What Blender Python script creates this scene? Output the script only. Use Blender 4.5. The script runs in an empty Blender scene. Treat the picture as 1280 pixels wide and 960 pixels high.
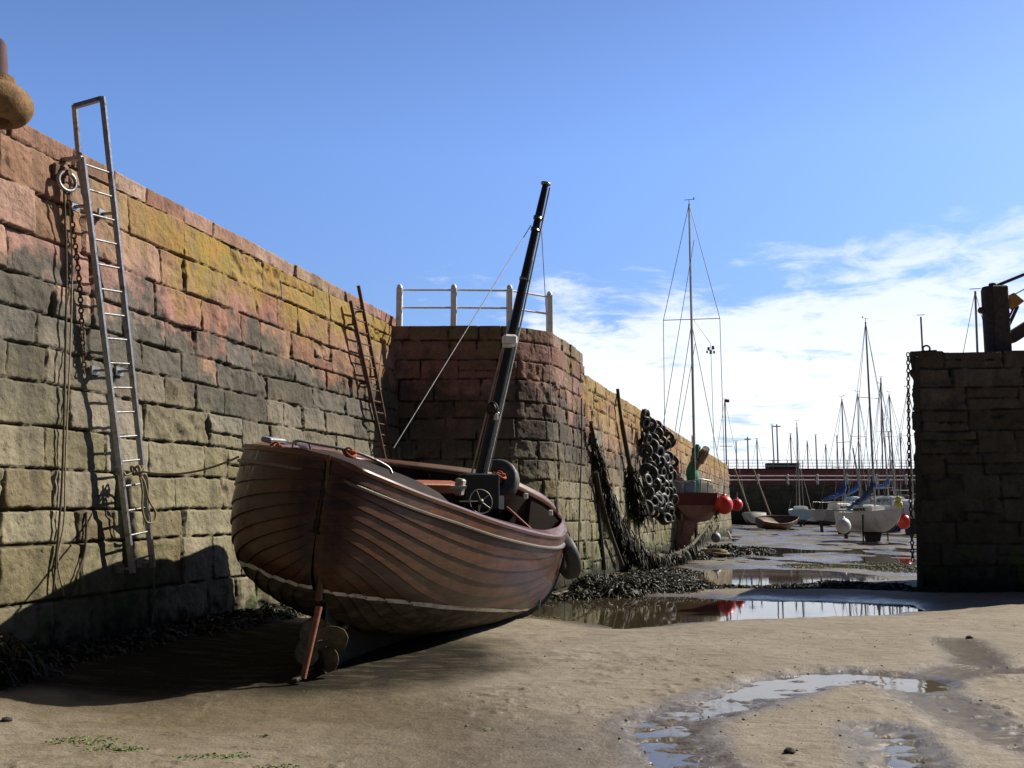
import bpy, math, random
import numpy as np
from mathutils import Vector, Matrix
random.seed(7); rng = np.random.default_rng(7)
scn = bpy.context.scene
COL = scn.collection
R = math.radians
# ------------------------------------------------------------------ camera model
F = 1250.0; CAMZ = 1.6; PITCH = math.atan(157 / F)
cp, sp = math.cos(PITCH), math.sin(PITCH)
def ray(px, py):
    u = (px - 640) / F; v = (480 - py) / F
    return np.array([u, cp - v * sp, sp + v * cp])
def P(px, py, Y):
    d = ray(px, py); t = Y / d[1]
    return np.array([d[0] * t, Y, CAMZ + d[2] * t])
def G(px, py, z=0.0):
    d = ray(px, py); t = (z - CAMZ) / d[2]
    return np.array([d[0] * t, d[1] * t, z])
def on_plane(px, py, a, b, batter=0.0, off=0.0):
    """meet of a sight line with the battered wall plane through plan points a, b (outward = right of a->b)"""
    a = np.array(a, float); b = np.array(b, float); d = b - a; d /= np.linalg.norm(d)
    n = np.array([d[1], -d[0]])
    r = ray(px, py)
    t = (n @ a + off - batter * CAMZ) / (n @ r[:2] + batter * r[2])
    return np.array([r[0] * t, r[1] * t, CAMZ + r[2] * t])
# ------------------------------------------------------------------ noise
def _h(ix, iy, seed):
    n = (ix.astype(np.int64) * 374761393 + iy.astype(np.int64) * 668265263 + seed * 974711) & 0x7fffffff
    n = ((n ^ (n >> 13)) * 1274126177) & 0x7fffffff
    n = n ^ (n >> 16)
    return (n & 0xffff) / 65535.0
def vn(x, y, seed=0):
    x = np.asarray(x, float); y = np.asarray(y, float)
    ix = np.floor(x); iy = np.floor(y); fx = x - ix; fy = y - iy
    fx = fx * fx * (3 - 2 * fx); fy = fy * fy * (3 - 2 * fy)
    a = _h(ix, iy, seed); b = _h(ix + 1, iy, seed); c = _h(ix, iy + 1, seed); d = _h(ix + 1, iy + 1, seed)
    return (a + (b - a) * fx) * (1 - fy) + (c + (d - c) * fx) * fy - 0.5
def fbm(x, y, seed=0, o=4, g=0.5):
    s = 0; a = 1.0; f = 1.0
    for k in range(o):
        s = s + a * vn(x * f + 13.7 * k, y * f - 7.1 * k, seed + k); a *= g; f *= 2.03
    return s
def sst(a, b, x):
    t = np.clip((x - a) / (b - a), 0, 1); return t * t * (3 - 2 * t)
# ------------------------------------------------------------------ object helpers
def tag(o, label=None, cat=None, group=None, kind=None):
    if label: o['label'] = label
    if cat: o['category'] = cat
    if group: o['group'] = group
    if kind: o['kind'] = kind
    return o
def empty(name, loc, label, cat, group=None, rz=0.0):
    o = bpy.data.objects.new(name, None); COL.objects.link(o)
    o.location = [float(v) for v in loc]; o.rotation_euler = (0, 0, rz); o.empty_display_size = 0.2
    return tag(o, label, cat, group)
def root_of(o):
    while o.parent is not None: o = o.parent
    return o
def np_mesh(name, V, Fq, mat, parent=None, attrs=None, smooth=True, local=False):
    V = np.asarray(V, np.float32).reshape(-1, 3)
    if parent is not None and not local:
        V = V - np.array(root_of(parent).location, np.float32)
    Fq = np.asarray(Fq, np.int32); k = Fq.shape[1]
    me = bpy.data.meshes.new(name)
    me.vertices.add(len(V)); me.vertices.foreach_set('co', V.ravel())
    me.loops.add(Fq.size); me.loops.foreach_set('vertex_index', Fq.ravel())
    me.polygons.add(len(Fq)); me.polygons.foreach_set('loop_start', np.arange(0, Fq.size, k, dtype=np.int32))
    me.update(calc_edges=True)
    me.polygons.foreach_set('use_smooth', np.full(len(Fq), smooth, dtype=bool))
    for an, av in (attrs or {}).items():
        a = me.attributes.new(an, 'FLOAT', 'POINT'); a.data.foreach_set('value', np.asarray(av, np.float32).ravel())
    me.materials.append(mat)
    o = bpy.data.objects.new(name, me); COL.objects.link(o)
    if parent is not None: o.parent = parent
    return o
def grid_faces(nr, nc):
    i = np.arange(nr - 1)[:, None] * nc + np.arange(nc - 1)[None]
    return np.stack([i, i + 1, i + nc + 1, i + nc], -1).reshape(-1, 4)
def frame(d):
    d = np.asarray(d, float); d = d / (np.linalg.norm(d) + 1e-12)
    u = np.array([0, 0, 1.0]) if abs(d[2]) < .9 else np.array([1.0, 0, 0])
    a = np.cross(d, u); a /= np.linalg.norm(a); return a, np.cross(a, d), d
class MB:
    def __init__(s): s.v = []; s.f = []; s.m = []; s.sm = []
    def add(s, vs, fs, smooth=True):
        b = len(s.v); s.v += [tuple(float(c) for c in v) for v in vs]
        for f in fs: s.f.append([i + b for i in f]); s.sm.append(smooth)
        return s
    def path(s, pts, r, n=8, cap=True, close=False):
        pts = [np.asarray(p, float) for p in pts]; m = len(pts)
        rs = r if hasattr(r, '__len__') else [r] * m
        vs = []; fs = []; a0 = None
        for i, p in enumerate(pts):
            d = (pts[(i + 1) % m] - pts[i - 1]) if close else pts[min(i + 1, m - 1)] - pts[max(i - 1, 0)]
            a, b, dd = frame(d)
            if a0 is not None:
                a = a0 - dd * (a0 @ dd)
                if np.linalg.norm(a) < 1e-6: a = frame(d)[0]
                a /= np.linalg.norm(a); b = np.cross(a, dd)
            a0 = a
            for k in range(n):
                t = 2 * math.pi * k / n
                vs.append(p + rs[i] * (math.cos(t) * a + math.sin(t) * b))
        for i in range(m if close else m - 1):
            i2 = (i + 1) % m
            for k in range(n):
                k2 = (k + 1) % n
                fs.append([i * n + k, i2 * n + k, i2 * n + k2, i * n + k2])
        s.add(vs, fs)
        if cap and not close:
            s.add(vs[:n], [list(range(n))], False); s.add(vs[-n:], [list(range(n - 1, -1, -1))], False)
        return s
    def tube(s, a, b, r0, r1=None, n=8): return s.path([a, b], [r0, r0 if r1 is None else r1], n)
    def box(s, c, size, rz=0.0, M=None, bev=0.0):
        hx, hy, hz = [x / 2 for x in size]; e = min(bev, hx * .9, hy * .9, hz * .9)
        vs = []; 
        if e <= 0:
            for z in (-hz, hz):
                vs += [(-hx, -hy, z), (hx, -hy, z), (hx, hy, z), (-hx, hy, z)]
            fs = [[0, 3, 2, 1], [4, 5, 6, 7], [0, 1, 5, 4], [1, 2, 6, 5], [2, 3, 7, 6], [3, 0, 4, 7]]
        else:
            def ring(x, y, z, q): return [(-x + q, -y, z), (x - q, -y, z), (x, -y + q, z), (x, y - q, z), (x - q, y, z), (-x + q, y, z), (-x, y - q, z), (-x, -y + q, z)]
            L = [ring(hx - e, hy - e, -hz, e * .4), ring(hx, hy, -hz + e, e * .8), ring(hx, hy, hz - e, e * .8), ring(hx - e, hy - e, hz, e * .4)]
            vs = sum(L, []); fs = [list(range(7, -1, -1)), list(range(24, 32))]
            for q in range(3):
                for k in range(8): k2 = (k + 1) % 8; fs.append([q * 8 + k, q * 8 + k2, q * 8 + 8 + k2, q * 8 + 8 + k])
        if M is None:
            ca, sa = math.cos(rz), math.sin(rz); M = np.array([[ca, -sa, 0], [sa, ca, 0], [0, 0, 1]])
        vs = [np.asarray(c, float) + np.asarray(M) @ np.array(v) for v in vs]
        return s.add(vs, fs, False)
    def beam(s, a, b, w, h, bev=0.0):
        """box along a->b, w sideways, h the other way"""
        a = np.asarray(a, float); b = np.asarray(b, float)
        x, y, d = frame(b - a); L = np.linalg.norm(b - a)
        return s.box((a + b) / 2, (w, h, L), M=np.stack([x, y, d], 1), bev=bev)
    def lathe(s, c, prof, n=20, axis=(0, 0, 1)):
        a, b, d = frame(axis); c = np.asarray(c, float); vs = []; fs = []
        for r, z in prof:
            for k in range(n):
                t = 2 * math.pi * k / n; vs.append(c + d * z + r * (math.cos(t) * a + math.sin(t) * b))
        for i in range(len(prof) - 1):
            for k in range(n):
                k2 = (k + 1) % n; fs.append([i * n + k, i * n + k2, (i + 1) * n + k2, (i + 1) * n + k])
        s.add(vs, fs)
        s.add(vs[:n], [list(range(n))], False); s.add(vs[-n:], [list(range(n))], False)
        return s
    def ball(s, c, r, n=14, sq=(1, 1, 1)):
        vs = []; fs = []; m = n // 2 + 1
        for i in range(m + 1):
            t = math.pi * i / m
            for k in range(n):
                q = 2 * math.pi * k / n
                vs.append((c[0] + r * sq[0] * math.sin(t) * math.cos(q), c[1] + r * sq[1] * math.sin(t) * math.sin(q), c[2] + r * sq[2] * math.cos(t)))
        for i in range(m):
            for k in range(n):
                k2 = (k + 1) % n; fs.append([i * n + k, (i + 1) * n + k, (i + 1) * n + k2, i * n + k2])
        return s.add(vs, fs)
    def torus(s, c, R_, r, axis, n=24, m=10, sq=1.0):
        a, b, d = frame(axis); c = np.asarray(c, float)
        return s._tor(c, a, b, d, R_, r, n, m, sq)
    def _tor(s, c, a, b, d, R_, r, n, m, sq):
        vs = []; fs = []
        for i in range(n):
            t = 2 * math.pi * i / n; e = math.cos(t) * a + math.sin(t) * b
            for k in range(m):
                q = 2 * math.pi * k / m; vs.append(c + e * (R_ + r * math.cos(q)) + d * r * sq * math.sin(q))
        for i in range(n):
            for k in range(m):
                fs.append([i * m + k, ((i + 1) % n) * m + k, ((i + 1) % n) * m + (k + 1) % m, i * m + (k + 1) % m])
        return s.add(vs, fs)
    def build(s, name, mat, parent=None, local=False):
        V = np.array(s.v, float).reshape(-1, 3)
        if parent is not None and not local: V = V - np.array(root_of(parent).location)
        me = bpy.data.meshes.new(name); me.from_pydata(V.tolist(), [], s.f); me.update()
        me.polygons.foreach_set('use_smooth', s.sm); me.materials.append(mat)
        o = bpy.data.objects.new(name, me); COL.objects.link(o)
        if parent is not None: o.parent = parent
        return o
def own_origin(o, c):
    """put a single-mesh thing's origin at c (mesh is in world coordinates)"""
    me = o.data; me.transform(Matrix.Translation(-Vector([float(x) for x in c]))); o.location = [float(x) for x in c]; return o
def spline(pts, n):
    pts = [np.asarray(p, float) for p in pts]; out = []
    Q = [2 * pts[0] - pts[1]] + pts + [2 * pts[-1] - pts[-2]]
    for i in range(len(pts) - 1):
        p0, p1, p2, p3 = Q[i:i + 4]
        for k in range(n):
            t = k / n
            out.append(.5 * (2 * p1 + (p2 - p0) * t + (2 * p0 - 5 * p1 + 4 * p2 - p3) * t * t + (3 * p1 - p0 - 3 * p2 + p3) * t ** 3))
    out.append(pts[-1]); return out
# ------------------------------------------------------------------ materials
class NT:
    def __init__(s, name):
        s.m = bpy.data.materials.new(name); s.m.use_nodes = True; s.t = s.m.node_tree
        s.b = s.t.nodes['Principled BSDF']
    def n(s, typ, ins=None, **props):
        x = s.t.nodes.new('ShaderNode' + typ)
        for k, v in props.items(): setattr(x, k, v)
        for k, v in (ins or {}).items(): s.set(x, k, v)
        return x
    def set(s, x, k, v):
        sock = x.inputs[k]
        if hasattr(v, 'is_linked') or hasattr(v, 'links'): s.t.links.new(v, sock)
        elif isinstance(v, (tuple, list)) and len(v) == 3 and sock.type == 'RGBA': sock.default_value = (*v, 1)
        else: sock.default_value = v
    def math(s, op, a, b=None, c=None, clamp=False):
        x = s.n('Math', operation=op, use_clamp=clamp)
        for i, v in enumerate((a, b, c)):
            if v is not None: s.set(x, i, v)
        return x.outputs[0]
    def mix(s, f, a, b, blend='MIX'):
        x = s.n('Mix', data_type='RGBA', blend_type=blend); x.clamp_factor = True
        s.set(x, 0, f); s.set(x, 6, a if not isinstance(a, tuple) else (*a, 1)[:4]); s.set(x, 7, b if not isinstance(b, tuple) else (*b, 1)[:4]); return x.outputs[2]
    def ss(s, a, b, v):
        x = s.n('MapRange', interpolation_type='SMOOTHSTEP'); s.set(x, 0, v); s.set(x, 1, a); s.set(x, 2, b); s.set(x, 3, 0.0); s.set(x, 4, 1.0); return x.outputs[0]
    def lin(s, v, a, b, c, d):
        x = s.n('MapRange'); s.set(x, 0, v); s.set(x, 1, a); s.set(x, 2, b); s.set(x, 3, c); s.set(x, 4, d); return x.outputs[0]
    def noise(s, scale, detail=4, rough=.55, vec=None, dist=0.0):
        x = s.n('TexNoise', {'Scale': scale, 'Detail': detail, 'Roughness': rough, 'Distortion': dist})
        if vec is not None: s.set(x, 'Vector', vec)
        return x.outputs[0]
    def ramp(s, f, stops):
        x = s.n('ValToRGB'); e = x.color_ramp.elements
        while len(e) < len(stops): e.new(0.5)
        for i, (p, c) in enumerate(stops): e[i].position = p; e[i].color = (*c, 1)
        s.set(x, 0, f); return x.outputs[0]
    def attr(s, name):
        return s.n('Attribute', attribute_name=name).outputs['Fac']
    def pos(s): return s.n('NewGeometry').outputs['Position']
    def bump(s, h, strength, dist, prev=None):
        x = s.n('Bump', {'Strength': strength, 'Distance': dist, 'Height': h})
        if prev is not None: s.set(x, 'Normal', prev)
        return x.outputs[0]
    def out(s, **k):
        for a, v in k.items(): s.set(s.b, {'color': 'Base Color', 'rough': 'Roughness', 'metal': 'Metallic', 'normal': 'Normal', 'spec': 'Specular IOR Level', 'coat': 'Coat Weight', 'ior': 'IOR'}[a], v)
        return s.m
def simple(name, col, rough=.6, metal=0.0, var=.25, scale=8, coat=0.0, bump=.15, dirt=None, spec=.5):
    m = NT(name); tc = m.n('TexCoord').outputs['Object']
    f = m.noise(scale, 5, .6, tc); g = m.noise(scale * 4.3, 3, .6, tc)
    k = m.math('ADD', m.lin(f, .3, .7, 1 - var, 1 + var), m.lin(g, .3, .7, -var * .4, var * .4))
    c = m.mix(1.0, (*col, 1), m.n('CombineColor', {0: k, 1: k, 2: k}).outputs[0], 'MULTIPLY')
    if dirt: c = m.mix(m.ss(.52, .68, m.noise(scale * .7, 6, .65, tc)), c, (*dirt, 1))
    return m.out(color=c, rough=m.lin(g, .3, .7, max(rough - .1, .03), min(rough + .12, 1)), metal=metal, coat=coat, spec=spec, normal=m.bump(g, bump, .01))
def stone_mat(name, stops, hmax, lichen=0.0, tintred=.5, lich=(3.9, 4.6), weedz=.55):
    m = NT(name); pos = m.pos(); z = m.n('SeparateXYZ', {0: pos}).outputs[2]
    blk = m.attr('blk'); blk2 = m.attr('blk2'); d = m.attr('edge')
    big = m.noise(.55, 3, .5, pos); med = m.noise(3.2, 5, .62, pos); fine = m.noise(17, 5, .65, pos); vfine = m.noise(70, 3, .6, pos)
    zz = m.math('ADD', z, m.math('ADD', m.lin(big, .3, .7, -.55, .55), m.lin(blk, 0, 1, -.24, .24)))
    zz = m.math('ADD', zz, m.lin(med, .3, .7, -.3, .3))
    c = m.ramp(m.math('DIVIDE', zz, hmax), stops)
    v = m.math('MULTIPLY', m.lin(blk2, 0, 1, .76, 1.14), m.lin(med, .28, .72, .72, 1.25))
    v = m.math('MULTIPLY', v, m.lin(fine, .3, .7, .78, 1.2))
    c = m.mix(1.0, c, m.n('CombineColor', {0: v, 1: v, 2: v}).outputs[0], 'MULTIPLY')
    hue = m.n('HueSaturation', {'Hue': m.lin(blk, 0, 1, .485, .515), 'Saturation': m.lin(blk2, 0, 1, 1.15, .8), 'Value': 1.0, 'Color': c}).outputs[0]
    c = hue
    # streaky damp staining
    st = m.noise(1.0, 4, .6, m.n('VectorMath', {0: pos, 1: (2.2, 2.2, .25)}, operation='MULTIPLY').outputs[0])
    c = m.mix(m.math('MULTIPLY', m.ss(.5, .68, st), .45), c, (.045, .042, .032, 1))
    if lichen:
        lm = m.math('MULTIPLY', m.ss(lich[0], lich[1], m.math('ADD', z, m.lin(big, .3, .7, -.7, .7))), m.ss(.375, .53, m.math('ADD', m.math('MULTIPLY', med, .55), m.math('MULTIPLY', m.noise(.9, 4, .6, pos), .5))))
        lm = m.math('MULTIPLY', m.math('MULTIPLY', lm, m.ss(5.46, 5.38, z)), m.lin(fine, .3, .65, .45, 1.0)); lm = m.math('MULTIPLY', lm, lichen)
        lm = m.math('MULTIPLY', lm, m.ss(lich[2], lich[2] + 2.6, m.n('SeparateXYZ', {0: pos}).outputs[1])) if len(lich) > 2 else lm
        c = m.mix(lm, c, m.ramp(m.noise(2.3, 3, .5, pos), [(.35, (.34, .20, .022)), (.65, (.26, .205, .035))]))
    # pale barnacle and salt flecks
    c = m.mix(m.math('MULTIPLY', m.ss(.63, .72, vfine), .35), c, (.38, .35, .29, 1))
    c = m.mix(m.math('MULTIPLY', m.ss(.022, .004, d), .75), c, (.05, .045, .03, 1))     # earth and lime in the joints
    gm = m.math('MULTIPLY', m.ss(1.1, .3, m.math('ADD', z, m.lin(med, .3, .7, -.4, .4))), m.ss(.5, .62, m.noise(1.7, 5, .6, pos)))
    c = m.mix(m.math('MULTIPLY', gm, .8), c, (.07, .12, .02, 1))
    c = m.mix(m.ss(weedz, weedz - .45, m.math('ADD', z, m.lin(med, .3, .7, -.3, .3))), c, (.022, .022, .012, 1))
    pit = m.n('TexVoronoi', {'Vector': pos, 'Scale': 7.5, 'Randomness': 1.0}).outputs[0]
    b = m.bump(m.ss(.0, .20, m.math('ADD', pit, m.lin(fine, .3, .7, -.02, .12))), .55, .03)
    b = m.bump(fine, .65, .035, b); b = m.bump(vfine, .4, .012, b)
    return m.out(color=c, rough=m.lin(fine, .3, .7, .78, .96), normal=b, spec=.25)
TAN = (.24, .205, .115)
M_LEFT = stone_mat('weathered_sandstone', [(.0, (.185, .160, .095)), (.34, (.265, .228, .145)), (.48, (.20, .172, .118)), (.57, (.11, .10, .08)), (.69, (.12, .105, .085)), (.75, (.30, .165, .115)), (.9, (.33, .19, .13)), (1., (.33, .20, .14))], 5.6, 1.0, lich=(4.4, 5.05, 10.6))
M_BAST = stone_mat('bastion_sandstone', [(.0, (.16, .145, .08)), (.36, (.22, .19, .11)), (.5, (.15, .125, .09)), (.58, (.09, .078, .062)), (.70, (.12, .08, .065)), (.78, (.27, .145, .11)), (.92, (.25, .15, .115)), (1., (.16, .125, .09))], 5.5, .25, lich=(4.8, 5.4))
M_PIER = stone_mat('pier_sandstone', [(.0, (.16, .145, .08)), (.38, (.27, .235, .145)), (.55, (.24, .185, .125)), (.66, (.14, .115, .09)), (.76, (.31, .18, .12)), (.9, (.35, .215, .13)), (1., (.36, .23, .13))], 5.0, .6, lich=(3.4, 4.4))
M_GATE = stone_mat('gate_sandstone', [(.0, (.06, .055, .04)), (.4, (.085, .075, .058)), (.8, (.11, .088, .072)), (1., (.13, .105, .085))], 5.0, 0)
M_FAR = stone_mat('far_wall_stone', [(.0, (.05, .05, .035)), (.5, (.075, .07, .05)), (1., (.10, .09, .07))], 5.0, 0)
M_COBBLE = simple('quay_paving', (.26, .22, .18), .9, scale=3)
STEEL = simple('galvanised_steel', (.30, .30, .30), .38, .75, .25, 14, dirt=(.16, .11, .07))
RUST = simple('rusted_iron', (.10, .052, .032), .85, .1, .4, 12, dirt=(.17, .075, .035))
DARKIRON = simple('tarred_iron', (.03, .027, .026), .6, .3, .3, 14, dirt=(.08, .045, .03))
WHITE = simple('white_paint', (.80, .80, .77), .45, 0, .06, 9, dirt=(.62, .58, .50))
ROPE = simple('old_rope', (.27, .215, .13), .95, 0, .35, 30)
DROPE = simple('dark_wet_rope', (.06, .05, .032), .85, 0, .4, 20)
ORANGE_ROPE = simple('orange_rope', (.36, .075, .025), .8, 0, .25, 25)
RUBBER = simple('tyre_rubber', (.011, .011, .012), .5, 0, .5, 9, dirt=(.032, .032, .026))
RUBBERG = simple('weathered_rubber', (.045, .047, .05), .6, 0, .35, 6, dirt=(.10, .10, .095))
WEED = simple('bladder_wrack', (.030, .027, .012), .55, 0, .6, 9, spec=.3)
GALGAE = simple('green_algae', (.09, .16, .02), .6, 0, .4, 14)
CREAM = simple('cream_gelcoat', (.74, .73, .68), .3, 0, .08, 3, coat=.2)
def varnish(name, a, b, rough, coat, below=None):
    m = NT(name); pos = m.n('TexCoord').outputs['Object']
    gr = m.noise(2.2, 6, .65, m.n('VectorMath', {0: pos, 1: (1, .6, 9)}, operation='MULTIPLY').outputs[0], .6)
    sc = m.noise(9, 5, .65, pos); bg = m.noise(1.3, 4, .6, pos)
    c = m.mix(m.lin(gr, .3, .7, 0, 1), (*a, 1), (*b, 1))
    pl = m.attr('plank'); v = m.lin(pl, 0, 1, .72, 1.25); c = m.mix(1.0, c, m.n('CombineColor', {0: v, 1: v, 2: v}).outputs[0], 'MULTIPLY')
    c = m.mix(m.math('MULTIPLY', m.ss(.56, .7, sc), .5), c, tuple(x * .45 for x in a) + (1,))
    rg = m.lin(bg, .3, .7, rough - .06, rough + .16); ct = coat
    if below:
        ip = m.attr('inpl'); al = m.math('ABSOLUTE', m.math('SUBTRACT', m.math('FRACT', m.math('DIVIDE', m.attr('along'), .13)), .5))
        rv = m.math('MULTIPLY', m.ss(.075, .035, al), m.ss(.075, .03, m.math('ABSOLUTE', m.math('SUBTRACT', ip, .14))))
        c = m.mix(m.math('MULTIPLY', rv, .75), c, (.012, .008, .006, 1))
        sf = m.math('MULTIPLY', m.ss(.60, .67, m.noise(7, 6, .7, m.n('VectorMath', {0: pos, 1: (1.6, .5, 7)}, operation='MULTIPLY').outputs[0])), m.ss(.45, .6, m.noise(.9, 3, .6, pos)))
        c = m.mix(m.math('MULTIPLY', sf, .55), c, (.17, .105, .07, 1))
        stn = m.ss(.52, .66, m.noise(1, 4, .6, m.n('VectorMath', {0: pos, 1: (5, 5, .5)}, operation='MULTIPLY').outputs[0])); c = m.mix(m.math('MULTIPLY', stn, .5), c, (.016, .010, .007, 1))
        w = m.attr('below')
        c = m.mix(w, c, m.mix(m.ss(.42, .62, m.noise(4, 5, .65, m.n('VectorMath', {0: pos, 1: (1, .7, 3)}, operation='MULTIPLY').outputs[0])), (.048, .032, .020, 1), (.115, .088, .060, 1)))
        rg = m.mix(w, rg, (.8, .8, .8, 1)); ct = m.math('MULTIPLY', m.math('SUBTRACT', 1.0, w), coat)
    return m.out(color=c, rough=rg, coat=ct, spec=.3, normal=m.bump(m.math('ADD', gr, m.math('MULTIPLY', sc, .6)), .22, .012))
MAHOG = varnish('varnished_mahogany', (.028, .0105, .005), (.098, .035, .0125), .38, .10, True)
TRIM = varnish('oak_trim', (.075, .029, .015), (.15, .060, .030), .38, .25)
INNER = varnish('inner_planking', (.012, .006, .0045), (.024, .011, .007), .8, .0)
DARKWOOD = varnish('dark_spar', (.022, .015, .012), (.045, .028, .02), .32, .3)
GREYWOOD = varnish('weathered_timber', (.045, .038, .03), (.09, .075, .06), .85, 0)
STRIPE = simple('white_waterline_paint', (.60, .57, .50), .6, 0, .18, 9, dirt=(.36, .30, .22))
RUBRAIL = simple('pale_rubbing_strip', (.11, .085, .065), .5, 0, .2, 7, dirt=(.09, .06, .04))
ORANGE = simple('orange_paint', (.30, .075, .018), .6, 0, .2, 8)
BRONZE = simple('crusted_bronze', (.12, .10, .055), .8, .15, .45, 16, dirt=(.19, .17, .12))
RPOLE = simple('red_oxide_paint', (.25, .09, .055), .7, 0, .3, 12, dirt=(.13, .06, .04))
# ------------------------------------------------------------------ masonry
def masonry(S, Z, courses, seed, lmin, lmax, rough=1.0):
    r = np.random.default_rng(seed)
    Zw = Z + .03 * vn(S * .7, Z * .3 + 3, seed) + .018 * vn(S * 2.3, Z * 2.1, seed + 5)
    Sw = S + .035 * vn(S * 1.1, Z * 2.2, seed + 9) + .018 * vn(S * 4, Z * 4, seed + 3)
    zb = np.array(courses); row = np.clip(np.searchsorted(zb, Zw, side='right') - 1, 0, len(zb) - 2)
    H = np.zeros_like(S); B = np.zeros_like(S); B2 = np.zeros_like(S); D = np.zeros_like(S)
    smax = S.max() + 3; smin = S.min() - 3
    for k in range(len(zb) - 1):
        m = row == k
        if not m.any(): continue
        j = [smin - r.random()]; 
        while j[-1] < smax: j.append(j[-1] + lmin + (lmax - lmin) * r.random() ** 1.2)
        j = np.array(j); s = Sw[m]; zz = Zw[m]
        i = np.clip(np.searchsorted(j, s, side='right') - 1, 0, len(j) - 2)
        nb = len(j); n2 = nb * 2; rb = r.random(n2); rb2 = r.random(n2); off = r.normal(size=n2) * .011; tx = r.normal(size=n2) * .016; tz = r.normal(size=n2) * .018; er = r.random(n2) ** 2
        split = (r.random(nb) < .13) & (zb[k + 1] - zb[k] > .4); zm = zb[k] + (zb[k + 1] - zb[k]) * (.4 + .2 * r.random(nb))
        dx = np.minimum(s - j[i], j[i + 1] - s); lo_ = np.full(s.shape, zb[k]); hi_ = np.full(s.shape, zb[k + 1]); up = split[i] & (zz > zm[i])
        hi_ = np.where(split[i] & ~up, zm[i], hi_); lo_ = np.where(up, zm[i], lo_)
        dz = np.minimum(zz - lo_, hi_ - zz)
        rr = .028
        d = rr - np.hypot(np.maximum(rr - dx, 0), np.maximum(rr - dz, 0))
        d = d + .017 * vn(s * 8, zz * 8, seed + 21) + .012 * vn(s * 21, zz * 21, seed + 23) + .012 * vn(s * 3.3, zz * 3.3, seed + 22) * (1 + er[i])
        cx = s - (j[i] + j[i + 1]) / 2; cz = zz - (zb[k] + zb[k + 1]) / 2; i = i + nb * up
        h = -.085 * (1 - sst(.0, .014, d)) - .010 * (1 - sst(0, .034, d)) + off[i] + tx[i] * cx + tz[i] * cz
        nz = fbm(s * 3.1 + 31 * rb[i], zz * 3.1, seed + 40, 4)
        h = h + (.015 + .05 * er[i]) * nz * rough + .014 * fbm(s * 11, zz * 11, seed + 50, 4) * rough
        h -= er[i] * .06 * sst(.12, .4, fbm(s * 1.9, zz * 2.3 + 9 * rb[i], seed + 60, 3)) * rough
        H[m] = h; B[m] = rb[i]; B2[m] = rb2[i]; D[m] = d
    return H, B, B2, D
def wall(name, path, ds, z0, ztop, dz, courses, batter, seed, mat, lmin=.5, lmax=1.15, parent=None, inset=None, top_in=6.0, rough=1.0, coping=None, topvar=.008):
    """path: plan polyline (outward = right of travel); ds: list of s samples or step. Rows climb the face, then run back over the top."""
    path = np.array(path, float); seg = np.linalg.norm(np.diff(path, axis=0), axis=1); cs = np.r_[0, np.cumsum(seg)]
    s = np.arange(0, cs[-1], ds) if np.isscalar(ds) else np.asarray(ds); s = s[s <= cs[-1]]
    px = np.interp(s, cs, path[:, 0]); py = np.interp(s, cs, path[:, 1])
    tx = np.gradient(px, s); ty = np.gradient(py, s)
    k = 9; ker = np.ones(k) / k
    if len(s) > 40 and len(path) > 2: 
        tx = np.convolve(np.pad(tx, k // 2, 'edge'), ker, 'valid'); ty = np.convolve(np.pad(ty, k // 2, 'edge'), ker, 'valid')
    l = np.hypot(tx, ty); nx, ny = ty / l, -tx / l
    z = np.arange(z0, ztop, dz); prof = [(a, 0.0) for a in z] + [(ztop, .0)]
    if coping: prof += [(ztop + .01, -.03), (ztop + .015, -coping[1])] + [(ztop + .015 + q, -coping[1]) for q in np.linspace(dz, coping[0], max(3, int(coping[0] / dz)))]
    zt = prof[-1][0]
    prof += [(zt + .012, -.03 - (coping[1] if coping else 0)), (zt + .02, -.25 - (coping[1] if coping else 0)), (zt + .02, -top_in)]
    pz = np.array([p[0] for p in prof]); pi = np.array([p[1] for p in prof])
    S, Z = np.meshgrid(s, pz)
    H, B, B2, D = masonry(S, Z, courses, seed, lmin, lmax, rough)
    face = (np.arange(len(pz)) < len(pz) - 2)[:, None]
    H = np.where(Z > ztop + .005, H * .45, H); H = np.where(face, H, np.where(np.arange(len(pz))[:, None] == len(pz) - 1, 0, H * .3))
    o = H + pi[:, None] - batter * np.minimum(Z, ztop)
    zz = Z + np.where(np.arange(len(pz))[:, None] >= len(z), .006 * vn(S * 3, Z * 0, seed + 70) + (B - .5) * topvar, 0)
    V = np.stack([px[None] + nx[None] * o, py[None] + ny[None] * o, zz], -1)
    ob = np_mesh(name, V, grid_faces(len(pz), len(s)), mat, parent, {'blk': B, 'blk2': B2, 'edge': D})
    return ob
def cum(z0, hs):
    z = [z0]
    for h in hs: z.append(z[-1] + h)
    return z
# left quay wall: base line X = -7.2 + .25 Y, batter .075
LW0 = (-7.2 + .25 * 6.5, 6.5); LW1 = (-7.2 + .25 * 20.9, 20.9); LB = .077; LH = 5.43
def LW(px, py, off=0.0): return on_plane(px, py, LW0, LW1, LB, off)
o = wall('harbour_wall', [LW0, LW1], .017, -.35, LH, .017,
         [-.6, .12, .68, 1.25, 1.6, 2.01, 2.44, 2.89, 3.27, 3.63, 3.99, 4.45, 4.93, 5.425, 6.5], LB, 11, M_LEFT, .55, 1.45, top_in=7, coping=(.2, .05))
tag(o, 'long sunlit sandstone quay wall stained grey green below with yellow lichen on top', 'harbour wall')
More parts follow.
